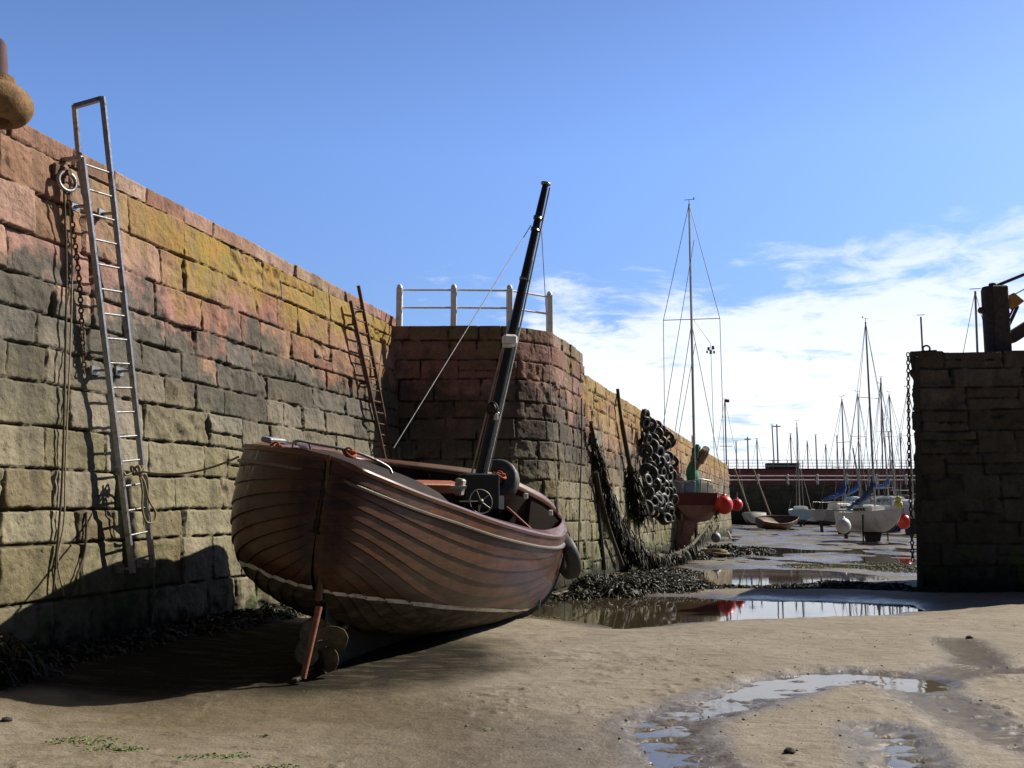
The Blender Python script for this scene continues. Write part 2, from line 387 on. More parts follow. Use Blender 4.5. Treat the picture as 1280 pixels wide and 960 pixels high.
# chamfered bastion
def rounded(pts, r=.35, n=8):
    out = [pts[0]]
    for a, b, c in zip(pts[:-2], pts[1:-1], pts[2:]):
        a, b, c = [np.array(q, float) for q in (a, b, c)]
        u = (a - b) / np.linalg.norm(a - b); v = (c - b) / np.linalg.norm(c - b)
        for k in range(n + 1):
            t = k / n; out.append(tuple((1 - t) ** 2 * (b + u * r) + 2 * t * (1 - t) * b + t * t * (b + v * r)))
    return out + [pts[-1]]
BP = [(-3.6, 20.45), (.0, 20.36), (1.03, 21.22), (2.0, 24.6), (-.4, 25.6)]
BH = 5.40
bp = rounded(BP, .42)
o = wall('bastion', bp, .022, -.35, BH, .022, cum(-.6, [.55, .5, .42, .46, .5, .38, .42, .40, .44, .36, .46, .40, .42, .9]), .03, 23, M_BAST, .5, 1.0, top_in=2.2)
tag(o, 'rounded stone bastion with one face in deep shade and white railing on top', 'harbour wall')
PW0 = (2.0, 24.4); PW1 = (2.0 + .2825 * 52, 76.4); PB = .03; PH = 4.88
def PW(px, py, off=0.0): return on_plane(px, py, PW0, PW1, PB, off)
ss_ = [0]; 
while ss_[-1] < 54: ss_.append(ss_[-1] + .024 * (1 + ss_[-1] / 9))
o = wall('pier_wall', [(1.45, 23.5), (1.98, 24.42), PW1], ss_, -.5, PH, .032, cum(-.6, [.5, .45, .5, .46, .5, .44, .48, .46, .44, .5, .42, .9]), PB, 37, M_PIER, .5, 1.1, top_in=6)
tag(o, 'receding stone pier wall hung with weedy ropes and old tyres', 'harbour wall')
# right gate pier
GP = [(12.5, 25.6), (9.25, 25.3), (8.30, 20.85), (15.0, 20.25)]
GP = rounded([(13.0, 25.6), (10.9, 25.3), (8.32, 20.85), (15.0, 20.2)], .16)
GPH = 4.89
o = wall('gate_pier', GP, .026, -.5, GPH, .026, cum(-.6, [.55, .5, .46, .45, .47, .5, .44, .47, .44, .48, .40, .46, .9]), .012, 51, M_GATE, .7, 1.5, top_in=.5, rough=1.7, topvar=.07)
tag(o, 'dark shaded stone gate pier at the right of the harbour mouth', 'harbour wall')
mb = MB(); mb.add([(x_, y_, z_) for z_ in (GPH - .3, GPH - .03) for x_, y_ in ((8.72, 21.15), (15, 20.5), (13, 25.3), (11.1, 25.0))], [[3, 2, 1, 0], [4, 5, 6, 7]] + [[k, (k + 1) % 4, 4 + (k + 1) % 4, 4 + k] for k in range(4)], False); mb.build('paving', M_COBBLE, o)
# far quay
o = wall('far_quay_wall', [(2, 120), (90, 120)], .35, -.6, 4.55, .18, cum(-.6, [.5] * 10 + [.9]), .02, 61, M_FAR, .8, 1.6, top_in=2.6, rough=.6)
tag(o, 'low dark far quay wall behind the grounded boats', 'harbour wall')
# ------------------------------------------------------------------ ground
def sdist(X, Y, poly):
    """signed distance, positive inside"""
    poly = np.array(poly, float); n = len(poly); dm = np.full(X.shape, 1e9); ins = np.zeros(X.shape, bool)
    for i in range(n):
        a = poly[i]; b = poly[(i + 1) % n]; e = b - a; w0 = X - a[0]; w1 = Y - a[1]
        t = np.clip((w0 * e[0] + w1 * e[1]) / (e @ e), 0, 1); dm = np.minimum(dm, np.hypot(w0 - e[0] * t, w1 - e[1] * t))
        c = ((a[1] <= Y) & (b[1] > Y)) | ((b[1] <= Y) & (a[1] > Y))
        with np.errstate(divide='ignore', invalid='ignore'): xi = a[0] + (Y - a[1]) / (b[1] - a[1]) * e[0]
        ins ^= c & (X < xi)
    return np.where(ins, dm, -dm)
def pdist(X, Y, pl):
    pl = np.array(pl, float); dm = np.full(X.shape, 1e9)
    for a, b in zip(pl[:-1], pl[1:]):
        e = b - a; w0 = X - a[0]; w1 = Y - a[1]; t = np.clip((w0 * e[0] + w1 * e[1]) / (e @ e), 0, 1)
        dm = np.minimum(dm, np.hypot(w0 - e[0] * t, w1 - e[1] * t))
    return dm
WZ = -.17; SZ = -.043
gp = lambda L, z: [G(x, y, z)[:2] for x, y in L]
POOL = gp([(655, 768), (700, 776), (780, 786), (850, 781), (900, 776), (1000, 772), (1100, 769), (1145, 764), (1142, 756), (1050, 752), (950, 750), (880, 747), (800, 745), (740, 743), (690, 748), (662, 757)], WZ)
POOL2 = gp([(842, 722), (880, 711), (960, 711), (1050, 714), (1125, 720), (1070, 727), (1000, 731), (960, 739), (890, 737), (860, 731)], WZ)
ST1 = gp([(1140, 851), (1075, 842), (1000, 848), (950, 862), (915, 875), (872, 886), (835, 897), (822, 915), (840, 940), (860, 975)], 0)
ST1b = gp([(1135, 846), (1060, 838), (1010, 838)], 0)
ST2 = gp([(1105, 912), (1120, 930), (1135, 955), (1140, 985)], 0)
CH = gp([(1195, 800), (1222, 820), (1225, 834), (1165, 845), (1150, 860), (1185, 880), (1230, 905), (1270, 922), (1330, 940)], 0)
CH2 = gp([(1225, 834), (1290, 838)], 0)
SC = gp([(120, 872), (250, 890), (400, 880), (520, 885), (575, 915), (600, 960)], 0)
def ground_z(X, Y):
    z = .016 * fbm(X * .45, Y * .45, 101, 3) + .012 * fbm(X * 1.9, Y * 1.9, 105, 4)
    z = z + .35 * sst(2.0, .0, np.abs(X - (-7.2 + .25 * Y)) ) * sst(21, 12, Y) * .45
    far = sst(15.0, 26.0, Y - .15 * X)
    base = -.105 * far
    z = z + base + sst(24, 34, Y) * (.045 * fbm(X * .22, Y * .10, 111, 4) + .05 * fbm(X * .9, Y * .35, 115, 3) - .052)
    z = z + sst(125, 300, Y) * .0
    d1 = sdist(X, Y, POOL) + .35 * fbm(X * 1.1, Y * 1.1, 121, 3); d2 = sdist(X, Y, POOL2) + .8 * fbm(X * .8, Y * .5, 125, 3)
    ramp1 = WZ - .16 * np.clip(d1, -9, 1.0); z1 = np.where(d1 > -.0, np.minimum(z, ramp1), np.minimum(z, WZ + .004 + .11 * np.clip(-d1, 0, 3)))
    z = np.where(d1 > -2.5, z1, z)
    z = np.maximum(z, np.where((d1 < -.05) & (Y < 24), WZ + .012 + .02 * np.clip(-d1, 0, 1), -9))
    z = np.where(d2 > -1, np.minimum(z, WZ - .03 * np.clip(d2, -1.5, 1)), z)
    w = .05 * fbm(X * 3, Y * 3, 131, 3)
    s1 = pdist(X, Y, ST1) + w * 2; z = z - (.050 + .05 * fbm(X * 4, Y * 9, 133, 4)) * sst(.42, .06, s1 - .12 * sst(8.0, 10, Y)) - .03 * sst(.35, 0, pdist(X, Y, ST1b) + w)
    z = z - (.048 + .05 * fbm(X * 4, Y * 9, 135, 4)) * sst(.34, .04, pdist(X, Y, ST2) + w)
    z = z - .03 * sst(.5, .0, pdist(X, Y, CH) + w) - .02 * sst(.35, 0, pdist(X, Y, CH2) + w)
    z = z - .02 * sst(.9, .0, pdist(X, Y, SC) + w)
    z = z + .010 * fbm(X * 6.5, Y * 6.5, 141, 3) * sst(30, 14, Y)
    # worm casts and trodden lumps
    lump = sst(.18, .5, fbm(X * 9, Y * 9, 151, 2)) * sst(-.15, .25, fbm(X * .8, Y * .8, 155, 2)) * sst(13, 9, Y)
    trod = sst(1.5, .3, np.hypot((X - 1.0) * .8, Y - 11.2)) + .6 * sst(1.6, .4, np.hypot(X - 3.4, (Y - 8.2) * 1.1))
    return z + .014 * lump + .030 * trod * np.maximum(fbm(X * 5.5, Y * 5.5, 158, 4), -.12)
ang = np.r_[np.linspace(-115, -34, 60)[:-1], np.linspace(-34, 34, 760), np.linspace(34, 115, 60)[1:]] * math.pi / 180
rad = np.r_[np.linspace(.6, 4.6, 30)[:-1], np.exp(np.linspace(math.log(4.6), math.log(45), 760)), np.exp(np.linspace(math.log(45), math.log(4000), 170))[1:]]
A, Rr = np.meshgrid(ang, rad)
GX = Rr * np.sin(A); GY = Rr * np.cos(A)
GZ = ground_z(GX, GY)
wet = np.maximum.reduce([sst(.62, .28, pdist(GX, GY, ST1) + .1 * fbm(GX * 2, GY * 2, 161, 3)), sst(.5, .2, pdist(GX, GY, ST2)), sst(.55, .15, pdist(GX, GY, CH)), sst(.4, .1, pdist(GX, GY, CH2)), .8 * sst(1.1, .2, pdist(GX, GY, SC) + .5 * fbm(GX * 1.5, GY * 1.5, 163, 3)),
                         sst(-.9, .0, sdist(GX, GY, POOL) + .4 * fbm(GX, GY, 165, 3)) ])
wet = np.maximum(wet, .65 * sst(1.8, .4, pdist(GX, GY, SC) + .9 * fbm(GX * .9, GY * .9, 171, 4)))
wet = np.maximum(wet, sst(22, 30, GY) * .75)
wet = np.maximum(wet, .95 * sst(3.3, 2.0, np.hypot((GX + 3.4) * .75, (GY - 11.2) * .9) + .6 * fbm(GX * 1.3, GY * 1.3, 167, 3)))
boat_shade = sst(2.9, 1.9, np.hypot((GX + 3.4) * .72, (GY - 11.3) * .9) + .5 * fbm(GX * 1.6, GY * 1.6, 169, 3))  # painted shade: ellipse that deepens the boat's shadow on the ground
m = NT('wet_sand'); pos = m.pos(); sx = m.n('SeparateXYZ', {0: pos}); w = m.attr('wet')
f1 = m.noise(.7, 4, .55, pos); f2 = m.noise(5, 5, .62, pos); f3 = m.noise(42, 4, .65, pos); f4 = m.noise(150, 2, .6, pos)
dry = m.mix(m.ss(.35, .65, f1), (.21, .172, .120, 1), (.262, .220, .165, 1))
dry = m.mix(m.math('MULTIPLY', m.ss(.5, .66, f2), .5), dry, (.185, .140, .085, 1))
wetc = m.mix(m.ss(.4, .6, f2), (.118, .090, .050, 1), (.165, .130, .082, 1))
mud = m.mix(m.ss(.38, .62, m.noise(.5, 5, .6, pos)), (.085, .070, .052, 1), (.165, .140, .105, 1))
farf = m.ss(20, 30, sx.outputs[1])
c = m.mix(m.math('ADD', w, m.lin(f2, .35, .65, -.12, .12), clamp=True), dry, wetc); c = m.mix(farf, c, mud); c = m.mix(m.attr('boat_shade'), c, (.020, .017, .012, 1))  # last mix paints the boat's shadow near-black into the ground colour
dk = m.math('MULTIPLY', m.ss(.58, .68, f3), m.ss(.46, .60, m.noise(1.5, 3, .6, pos)))
sh_ = m.n('TexVoronoi', {'Vector': pos, 'Scale': 9.0, 'Randomness': 1.0}).outputs[0]
c = m.mix(m.math('MULTIPLY', dk, .75), c, (.05, .042, .025, 1))
rb_ = m.noise(3.5, 5, .62, m.n('VectorMath', {0: pos, 1: (.5, 1.7, 1)}, operation='MULTIPLY').outputs[0], .8); c = m.mix(m.math('MULTIPLY', m.ss(.50, .66, rb_), .45), c, (.115, .092, .055, 1))
gr = m.math('MULTIPLY', m.ss(.58, .70, m.noise(.55, 4, .6, pos)), m.ss(.44, .58, m.noise(9, 5, .7, pos)))
c = m.mix(m.math('MULTIPLY', gr, m.lin(farf, 0, 1, .30, .65)), c, (.075, .09, .022, 1))
pale = m.math('MULTIPLY', m.ss(.70, .76, m.noise(60, 2, .5, pos)), .7); c = m.mix(pale, c, (.42, .38, .31, 1))
mr_ = m.lin(m.noise(.55, 5, .62, m.n('VectorMath', {0: pos, 1: (.8, .28, 1)}, operation='MULTIPLY').outputs[0]), .47, .57, .68, .18)
ro = m.math('SUBTRACT', m.lin(w, 0, 1, .88, .26), m.lin(f2, .4, .65, 0, .12)); ro = m.mix(farf, ro, m.n('CombineColor', {0: mr_, 1: mr_, 2: mr_}).outputs[0])
c = m.mix(m.math('MULTIPLY', m.ss(.055, .03, sh_), .8), c, (.40, .37, .31, 1))
b = m.bump(rb_, .55, .05); b = m.bump(f2, .6, .035, b); b = m.bump(f3, .7, .016, b); b = m.bump(f4, .35, .004, b)
M_SAND = m.out(color=c, rough=m.mix(m.attr('boat_shade'), ro, (.9, .9, .9, 1)), normal=b, spec=m.lin(m.attr('boat_shade'), 0, 1, .4, .08))
o = np_mesh('beach_ground', np.stack([GX, GY, GZ], -1), grid_faces(*GX.shape)[:, ::-1], M_SAND, attrs={'wet': wet, 'boat_shade': boat_shade})
o['kind'] = 'structure'
def water_mat(name, col, sc, st):
    m = NT(name); pos = m.pos()
    v = m.n('VectorMath', {0: pos, 1: (1, .6, 1)}, operation='MULTIPLY').outputs[0]
    return m.out(color=(*col, 1), rough=.03, ior=1.333, normal=m.bump(m.noise(sc, 3, .5, v), st, .01))
o = np_mesh('pool_water', [(-4, 13.5, WZ), (95, 13.5, WZ), (95, 119.5, WZ), (-4, 119.5, WZ)], [[0, 1, 2, 3]], water_mat('still_water', (.045, .034, .02), 3.0, .05)); o['kind'] = 'structure'
o = np_mesh('stream_water', [(.5, 3.5, SZ), (7.5, 3.5, SZ), (7.5, 11.6, SZ), (.5, 11.6, SZ)], [[0, 1, 2, 3]], water_mat('trickling_water', (.10, .08, .05), 6.0, .22)); o['kind'] = 'structure'
def gz(x, y): return float(ground_z(np.array([float(x)]), np.array([float(y)]))[0])
# ------------------------------------------------------------------ wall furniture
def lerp(a, b, t): return np.asarray(a) * (1 - t) + np.asarray(b) * t
nL = np.array([1.0, -.25, 0]) / math.hypot(1, .25)
# steel ladder
off = .20
Lb, Lt = LW(166, 716, off), LW(103, 197, off); Rb, Rt = LW(191, 709, off), LW(128, 121, off)
hb, ht = LW(100, 214, -.28), LW(93, 131, -.12)
t_ = empty('steel_ladder', lerp(Lb, Rb, .5), 'tall galvanised steel ladder with a hoop top fixed to the sunlit quay wall', 'ladder')
for a, b in ((Lb, Lt), (Rb, Rt)): MB().beam(a, b, .055, .055).build('stile', STEEL, t_)
MB().beam(Rt + (0, 0, -.02), ht + (0, 0, -.02), .05, .05).beam(ht, hb, .05, .05).build('hoop', STEEL, t_)
for k in range(17):
    f = .03 + .955 * k / 16
    a = lerp(Lb, Lt, f); b = lerp(Rb, Rt, f * np.linalg.norm(Lt - Lb) / np.linalg.norm(Rt - Rb))
    MB().tube(a, b, .013, n=8).build('rung', STEEL, t_)
for f in (.01, .49, .885):
    for a0, a1, q in ((Lb, Lt, 1), (Rb, Rt, np.linalg.norm(Lt - Lb) / np.linalg.norm(Rt - Rb))):
        p = lerp(a0, a1, f * q); MB().beam(p, p - nL * (off + .06), .06, .02).box(p - nL * (off - .03), (.03, .14, .1), rz=-.245).build('wall_bracket', STEEL, t_)
p = Lt; MB().beam(p, p - nL * .5 + (0, 0, -.01), .05, .04).build('top_bracket', STEEL, t_)
# rusty ladder in the corner
off = .16
a0, a1, b0, b1 = LW(482, 578, off), LW(438, 376, off), LW(492, 580, off), LW(448, 357, off)
t_ = empty('rusty_ladder', lerp(a0, b0, .5), 'old rusty iron ladder near the shaded bastion corner', 'ladder')
for a, b in ((a0, a1), (b0, b1)): MB().path([a, b], [.035, .035], 8).build('stile', RUST, t_)
for k in range(14):
    f = .04 + .92 * k / 13; MB().tube(lerp(a0, a1, f), lerp(b0, b1, f * np.linalg.norm(a1 - a0) / np.linalg.norm(b1 - b0)), .014).build('rung', RUST, t_)
for f in (.1, .5, .86):
    for a, b in ((a0, a1), (b0, b1)):
        p = lerp(a, b, f); MB().beam(p, p - nL * (off + .06), .05, .03).build('wall_bracket', RUST, t_)
# mooring ring, chain, hanging ropes
c = LW(82, 227, .09)
t_ = empty('mooring_ring', c, 'heavy iron mooring ring bolted to the quay wall beside the ladder', 'mooring ring')
MB().torus(c + nL * .02, .105, .022, (nL[0] + .25, nL[1] - .5, .1), 24, 8).build('ring', STEEL, t_)
MB().tube(c + (0, 0, .1) - nL * .14, c + (0, 0, .1) + nL * .05, .035).box(c + (0, 0, .1) - nL * .09, (.05, .2, .2), rz=-.245, bev=.02).build('eye_bolt', RUST, t_)
def chain_mb(pts, L, r, wdt):
    mb = MB(); d = [0]
    for a, b in zip(pts[:-1], pts[1:]): d.append(d[-1] + np.linalg.norm(b - a))
    n = int(d[-1] / L); pts = np.array(pts)
    for k in range(n):
        s = (k + .5) * L; i = min(max(np.searchsorted(d, s) - 1, 0), len(pts) - 2); f = (s - d[i]) / (d[i + 1] - d[i] + 1e-9)
        p = pts[i] * (1 - f) + pts[i + 1] * f; u, v, dd = frame(pts[i + 1] - pts[i])
        q = u if k % 2 else v
        ring = [p + dd * (L * .62) * math.cos(t) + q * wdt * math.sin(t) for t in np.linspace(0, 2 * math.pi, 9)[:-1]]
        mb.path(ring, r, 5, close=True)
    return mb
pts = spline([LW(84, 236, .1), LW(92, 290, .04), LW(99, 350, .05), LW(103, 420, .06), LW(106, 470, .05)], 8)
o = chain_mb(pts, .06, .010, .024).build('hanging_chain', RUST); own_origin(o, pts[0]); tag(o, 'short rusty chain hanging from the wall ring', 'chain')
def rope(name, px, fn, r, mat, label, group=None, sag=0.0, n=10, cat='rope'):
    pts = spline([fn(*p) for p in px], n); o = MB().path(pts, r, 7).build(name, mat); own_origin(o, pts[0]); return tag(o, label, cat, group)
rope('hanging_rope', [(80, 238, .09), (83, 330, .05), (82, 420, .06), (79, 560, .06), (75, 640, .05), (66, 745, .03)], LW, .012, DROPE, 'thin brown rope hanging slackly from the wall ring down to the weed')
rope('hanging_rope', [(86, 240, .09), (90, 330, .04), (88, 430, .05), (82, 570, .06), (80, 650, .05), (72, 700, .03), (80, 745, .03)], LW, .009, ROPE, 'thinner pale cord beside the brown rope on the quay wall')
rope('loose_cord', [(108, 640, .03), (106, 688, .03), (96, 720, .03), (87, 750, .03)], LW, .012, DROPE, 'short dark cord lying against the lower blocks left of the ladder foot')
# stone bollard at the top left
c = P(-8, 150, 8.75); zb = LH + .2
t_ = empty('stone_bollard', (c[0], c[1], zb), 'rounded lichen covered stone bollard on top of the quay wall', 'bollard')
BOL = simple('lichened_sandstone', (.20, .115, .05), .95, var=.5, scale=9, bump=.8, dirt=(.2, .12, .09))
z1 = P(0, 152, 8.75)[2]; z2 = P(0, 108, 8.75)[2]; hh = z2 - z1
prof = [(.16, zb - .1 - z1), (.16, 0)] + [(.20 + .13 * math.sin(math.pi * k / 14) ** .6, hh * k / 14) for k in range(15)]
o = MB().lathe((c[0], c[1], z1), prof, 40).build('cap', BOL, t_)
o = MB().lathe((c[0], c[1], z1 + hh), [(.105, 0), (.10, .05), (.09, .2), (.07, .40), (.04, .45)], 20).build('post', simple('purple_sandstone', (.10, .06, .075), .9, scale=6), t_)
# white railing
zb = BH + .01
posts = [P(499, 405, 20.75), P(567, 404, 20.75), P(637, 403, 20.8), P(687, 411, 21.45)]
for p in posts: p[2] = zb
t_ = empty('white_railing', posts[1], 'white painted two rail railing on top of the bastion', 'railing')
hp = .90
for k, p in enumerate(posts):
    MB().box(p + (0, 0, hp / 2 - .03), (.13, .13, hp - .04), rz=.1 * k, bev=.02).lathe(p + (0, 0, hp - .06), [(.062, 0), (.06, .04), (.04, .075), (.01, .09)], 14).build('post', WHITE, t_)
for a, b in zip(posts[:-1], posts[1:]):
    for h in (.42, .80): MB().tube(a + (0, 0, h), b + (0, 0, h), .022).build('rail', WHITE, t_)
MB().tube(posts[3] + (0, 0, .80), posts[3] + (.5, 1.6, .80), .022).tube(posts[3] + (0, 0, .42), posts[3] + (.5, 1.6, .42), .022)
# ------------------------------------------------------------------ the wooden boat
def hermite(ts, vals, t):
    ts = np.array(ts); V = np.array(vals, float); m = np.gradient(V, ts, axis=0)
    i = np.clip(np.searchsorted(ts, t, side='right') - 1, 0, len(ts) - 2); h = (ts[i + 1] - ts[i]); u = ((t - ts[i]) / h)
    h = h[:, None]; u = u[:, None]
    return (2*u**3-3*u**2+1)*V[i] + (u**3-2*u*u+u)*h*m[i] + (-2*u**3+3*u*u)*V[i+1] + (u**3-u*u)*h*m[i+1]
ts = [0, .025, .06, .12, .2, .3, .42, .55, .68, .8, .9, .96, 1]
Ss = [P(412, 575, 9.60), P(424, 579, 9.57), P(446, 588, 9.60), P(482, 603, 9.85), P(522, 619, 10.25), P(567, 635, 10.9), P(617, 653, 11.85), P(655, 664, 13.0), P(682, 670, 14.2), P(698, 670.5, 15.3), P(705.5, 667, 16.1), P(707.5, 661, 16.6), P(705, 653, 16.9)]
Pp = [P(412, 575, 9.60), P(396, 571, 9.61), P(373, 567, 9.68), P(334, 562, 10.0), P(309, 560, 10.45), np.array([-2.93, 11.15, 2.28]), np.array([-2.86, 12.3, 2.38]), np.array([-2.52, 13.5, 2.40]), np.array([-2.3, 14.55, 2.34]), P(602, 592, 15.5), P(655, 610, 16.0), P(688, 630, 16.55), P(705, 653, 16.9)]
Kk = [P(399, 747, 9.78), np.array([-1.85, 9.9, .70]), np.array([-1.86, 10.0, .66]), np.array([-1.87, 10.2, .59]), np.array([-1.86, 10.5, .49]), np.array([-1.78, 11.1, .33]), np.array([-1.55, 12.1, .17]), np.array([-1.15, 13.2, .08]), np.array([-.62, 14.3, .03]), np.array([-.12, 15.3, .05]), np.array([.3, 16.0, .14]), np.array([.56, 16.4, .34]), np.array([.74, 16.72, .62])]
NTt = 130
T = np.r_[np.linspace(0, .12, 36)[:-1], np.linspace(.12, .9, 70)[:-1], np.linspace(.9, 1, 26)]
St = hermite(ts, Ss, T); Pt = hermite(ts, Pp, T); Kt = hermite(ts, Kk, T)
UPB = np.array([.17, -.02, .985]); UPB /= np.linalg.norm(UPB)     # boat's own up, heeled to starboard
def section(K, S, s, side):
    """cubic from keel K to sheer S; s (n,)"""
    d = S - K; v = (d @ UPB)[:, None] * UPB; h = d - v
    fu = np.clip(1 - T / .36, 0, 1)[:, None] ** .8
    if side < 0: C1 = K + h * (.80 + .22 * fu) + v * (.02 + .14 * fu); C2 = S - v * (.52 - .04 * fu) + h * (.01 + .05 * fu)
    else: C1 = K + h * (.76 + .27 * fu) + v * (.07 + .02 * fu); C2 = S - v * .70 + h * .06
    s = s[None, :, None]; K, S, C1, C2 = [q[:, None, :] for q in (K, S, C1, C2)]
    return (1-s)**3*K + 3*(1-s)**2*s*C1 + 3*(1-s)*s*s*C2 + s**3*S
stripe_px = np.array([(285, 660), (297, 688), (305, 700), (335, 717), (365, 727), (397, 736), (430, 742), (470, 747), (520, 753), (560, 758), (610, 761.5), (650, 762), (690, 752), (720, 735)])
def pix(Pw):
    d = np.asarray(Pw) - np.array([0, 0, CAMZ]); yc = d[..., 1] * cp + d[..., 2] * sp; uc = -d[..., 1] * sp + d[..., 2] * cp
    return 640 + F * d[..., 0] / yc, 480 - F * uc / yc
NSK = 12; SUB = 7
def hull_side(side, Sh):
    sg = np.linspace(0, 1, 400); C = section(Kt, Sh, sg, side)            # (nT,400,3)
    # paint line: height above the keel plane set by the waterline seen on the hull
    x, y = pix(C); yl = np.interp(x, stripe_px[:, 0], stripe_px[:, 1]); sign = y - yl       # >0 below line
    sw = np.array([sg[np.argmax(r < 0)] if (r < 0).any() else .3 for r in sign])
    return C, sg, sw
hullparts = {}
_C, sg, sw_st = hull_side(-1, St); _, _, sw_po = hull_side(1, Pt)
k = np.ones(9) / 9
sw_st = np.convolve(np.pad(sw_st, 4, 'edge'), k, 'valid')
# port paint line: same height over the boat's own base plane as starboard, using its visible quarter
vis = T < .2
hs = None
def arc_s(C):      # even girth parametrisation
    L = np.r_[0, np.cumsum(np.linalg.norm(np.diff(C, axis=0), axis=1))]; return L / L[-1]
def lap_hull(side, Sh, sw, name, parent):
    nT = len(T); rows = []; below = []; plank = []; inpl = []; mid_ = (St + Pt) / 2; al = np.r_[0, np.cumsum(np.linalg.norm(np.diff(Sh, axis=0), axis=1))]
    sgr = np.linspace(0, 1, 200); C = section(Kt, Sh, sgr, side)
    lo = .17 * np.clip(1 - T / .30, 0, 1) ** 1.2 + .18 * np.clip((T - .8) / .2, 0, 1) ** 1.5          # lower strakes sweep up to the posts
    gk = np.linspace(0, 1, NSK * SUB + 1); w0 = np.clip(gk * NSK, 0, 1)
    gq = w0[None] * (lo[:, None] + (1 - lo[:, None]) * gk[None])
    Sg = np.array([np.interp(gq[i], arc_s(C[i]), sgr) for i in range(nT)])   # girth -> s
    gwq = np.array([np.interp(sw[i], sgr, arc_s(C[i])) for i in range(nT)]); gwo = lambda e: np.array([np.interp(np.clip(gwq[i] + e, 0, 1), gq[i], gk) for i in range(nT)]); gw = gwo(0)
    def ev(i_s): # i_s (nT,) param
        s = i_s[:, None]; d = Sh - Kt; v = (d @ UPB)[:, None] * UPB; h = d - v
        fu = np.clip(1 - T / .36, 0, 1)[:, None] ** .8
        if side < 0: C1 = Kt + h * (.80 + .22 * fu) + v * (.02 + .14 * fu); C2 = Sh - v * (.52 - .04 * fu) + h * (.01 + .05 * fu)
        else: C1 = Kt + h * (.76 + .27 * fu) + v * (.07 + .02 * fu); C2 = Sh - v * .70 + h * .06
        return (1-s)**3*Kt + 3*(1-s)**2*s*C1 + 3*(1-s)*s*s*C2 + s**3*Sh
    base = [ev(Sg[:, j]) for j in range(NSK * SUB + 1)]
    B = np.stack(base, 1)
    du = np.gradient(B, axis=1); dt = np.gradient(B, axis=0)
    N = np.cross(dt, du); N /= np.linalg.norm(N, axis=2, keepdims=True) + 1e-9
    out = np.sign(np.sum(N * (B - B.mean(axis=1, keepdims=True).mean(axis=0, keepdims=True)), axis=2).sum()); N *= out
    taper = np.minimum(1, np.minimum(T / .03, (1 - T) / .04))[:, None]
    for kk in range(NSK):
        for j in range(SUB + 1):
            f = j / SUB; q = kk * SUB + j
            rows.append(B[:, q] + N[:, q] * (.019 * (1 - f) * taper + .004))
            g = q / (NSK * SUB); below.append(sst(.004, -.004, g - gw)); plank.append(np.full(nT, (kk * .618 + .13) % 1)); inpl.append(np.full(nT, f))
    V = np.stack(rows, 0); Fq = grid_faces(len(rows), nT)
    if out < 0: pass
    o = np_mesh(name, V, Fq, MAHOG, parent, {'below': np.stack(below), 'plank': np.stack(plank), 'inpl': np.stack(inpl), 'along': np.tile(al, (len(rows), 1))})
    o.data.polygons.foreach_set('use_smooth', np.ones(len(Fq), bool))
    # split shading at the laps
    try: o.data.set_sharp_from_angle(angle=R(40))
    except Exception: pass
    # white paint line
    NW = np.stack([np.array([np.interp(gwo(e)[i], np.linspace(0, 1, B.shape[1]), B[i, :, a]) for i in range(nT)]) for e in (-.013, -.006, .0, .006, .013) for a in range(3)], -1).reshape(nT, 5, 3)
    gg = np.clip(np.stack([gwo(e) for e in (-.013, -.006, .0, .006, .013)], 1), 0, 1) * NSK
    fl = gg - np.floor(gg); NN = np.stack([N[np.arange(nT), np.clip((gg[:, q] / NSK * (B.shape[1] - 1)).astype(int), 0, B.shape[1] - 1)] for q in range(5)], 1)
    Vs = NW + NN * (.019 * (1 - fl) * taper + .011)[..., None]
    np_mesh('waterline_stripe', Vs.transpose(1, 0, 2), grid_faces(5, nT), STRIPE, parent)
    return B, N
boat = empty('wooden_fishing_boat', (-.9, 12.8, 0), 'brown varnished clinker fishing boat leaning aground in the foreground', 'boat')
# port waterline: solve by pixel only where the quarter is seen, then hold the same share of the girth
sw_p = np.where(T < .16, sw_po, np.interp(.16, T, sw_po)); sw_p = np.convolve(np.pad(sw_p, 4, 'edge'), k, 'valid')
BS, NS_ = lap_hull(-1, St, sw_st, 'starboard_planking', boat)
BPt, NP_ = lap_hull(1, Pt, sw_p, 'port_planking', boat)
def inward(Sh, other): d = other - Sh; L = np.linalg.norm(d, axis=1, keepdims=True); return d / np.maximum(L, 1e-6), L[:, 0]
dS, wS = inward(St, Pt); dP, wP = inward(Pt, St)
# rail ring: starboard aft->bow then port bow->aft
ring = np.concatenate([St[:-1], Pt[::-1][:-1]]); rin = np.concatenate([dS[:-1], dP[::-1][:-1]]); rw = np.concatenate([wS[:-1], wP[::-1][:-1]])
cw = np.minimum(.15, np.maximum(rw * .45, .02))
nR = len(ring)
def ringmesh(prof, name, mat, nclose=True, attrs=None):
    """prof: list of (inward, up) offsets scaled per point"""
    Vs = np.stack([ring + rin * np.minimum(a, rw * .45)[:, None] + UPB * b for a, b in prof], 0); n = len(prof)
    F_ = []
    for i in range(n):
        i2 = (i + 1) % n
        j = np.arange(nR); F_.append(np.stack([i * nR + j, i * nR + (j + 1) % nR, i2 * nR + (j + 1) % nR, i2 * nR + j], -1))
    o = np_mesh(name, Vs, np.concatenate(F_), mat, boat, attrs or {'plank': np.full((n, nR), .5)})
    try: o.data.set_sharp_from_angle(angle=R(35))
    except Exception: pass
    return o
ringmesh([(-.035, -.015), (-.04, .02), (-.02, .04), (.12, .045), (.14, .03), (.14, -.01)], 'cap_rail', TRIM)
ringmesh([(-.045, -.165), (-.058, -.158), (-.058, -.138), (-.045, -.13), (.0, -.13), (.0, -.165)], 'rubbing_strake', RUBRAIL)
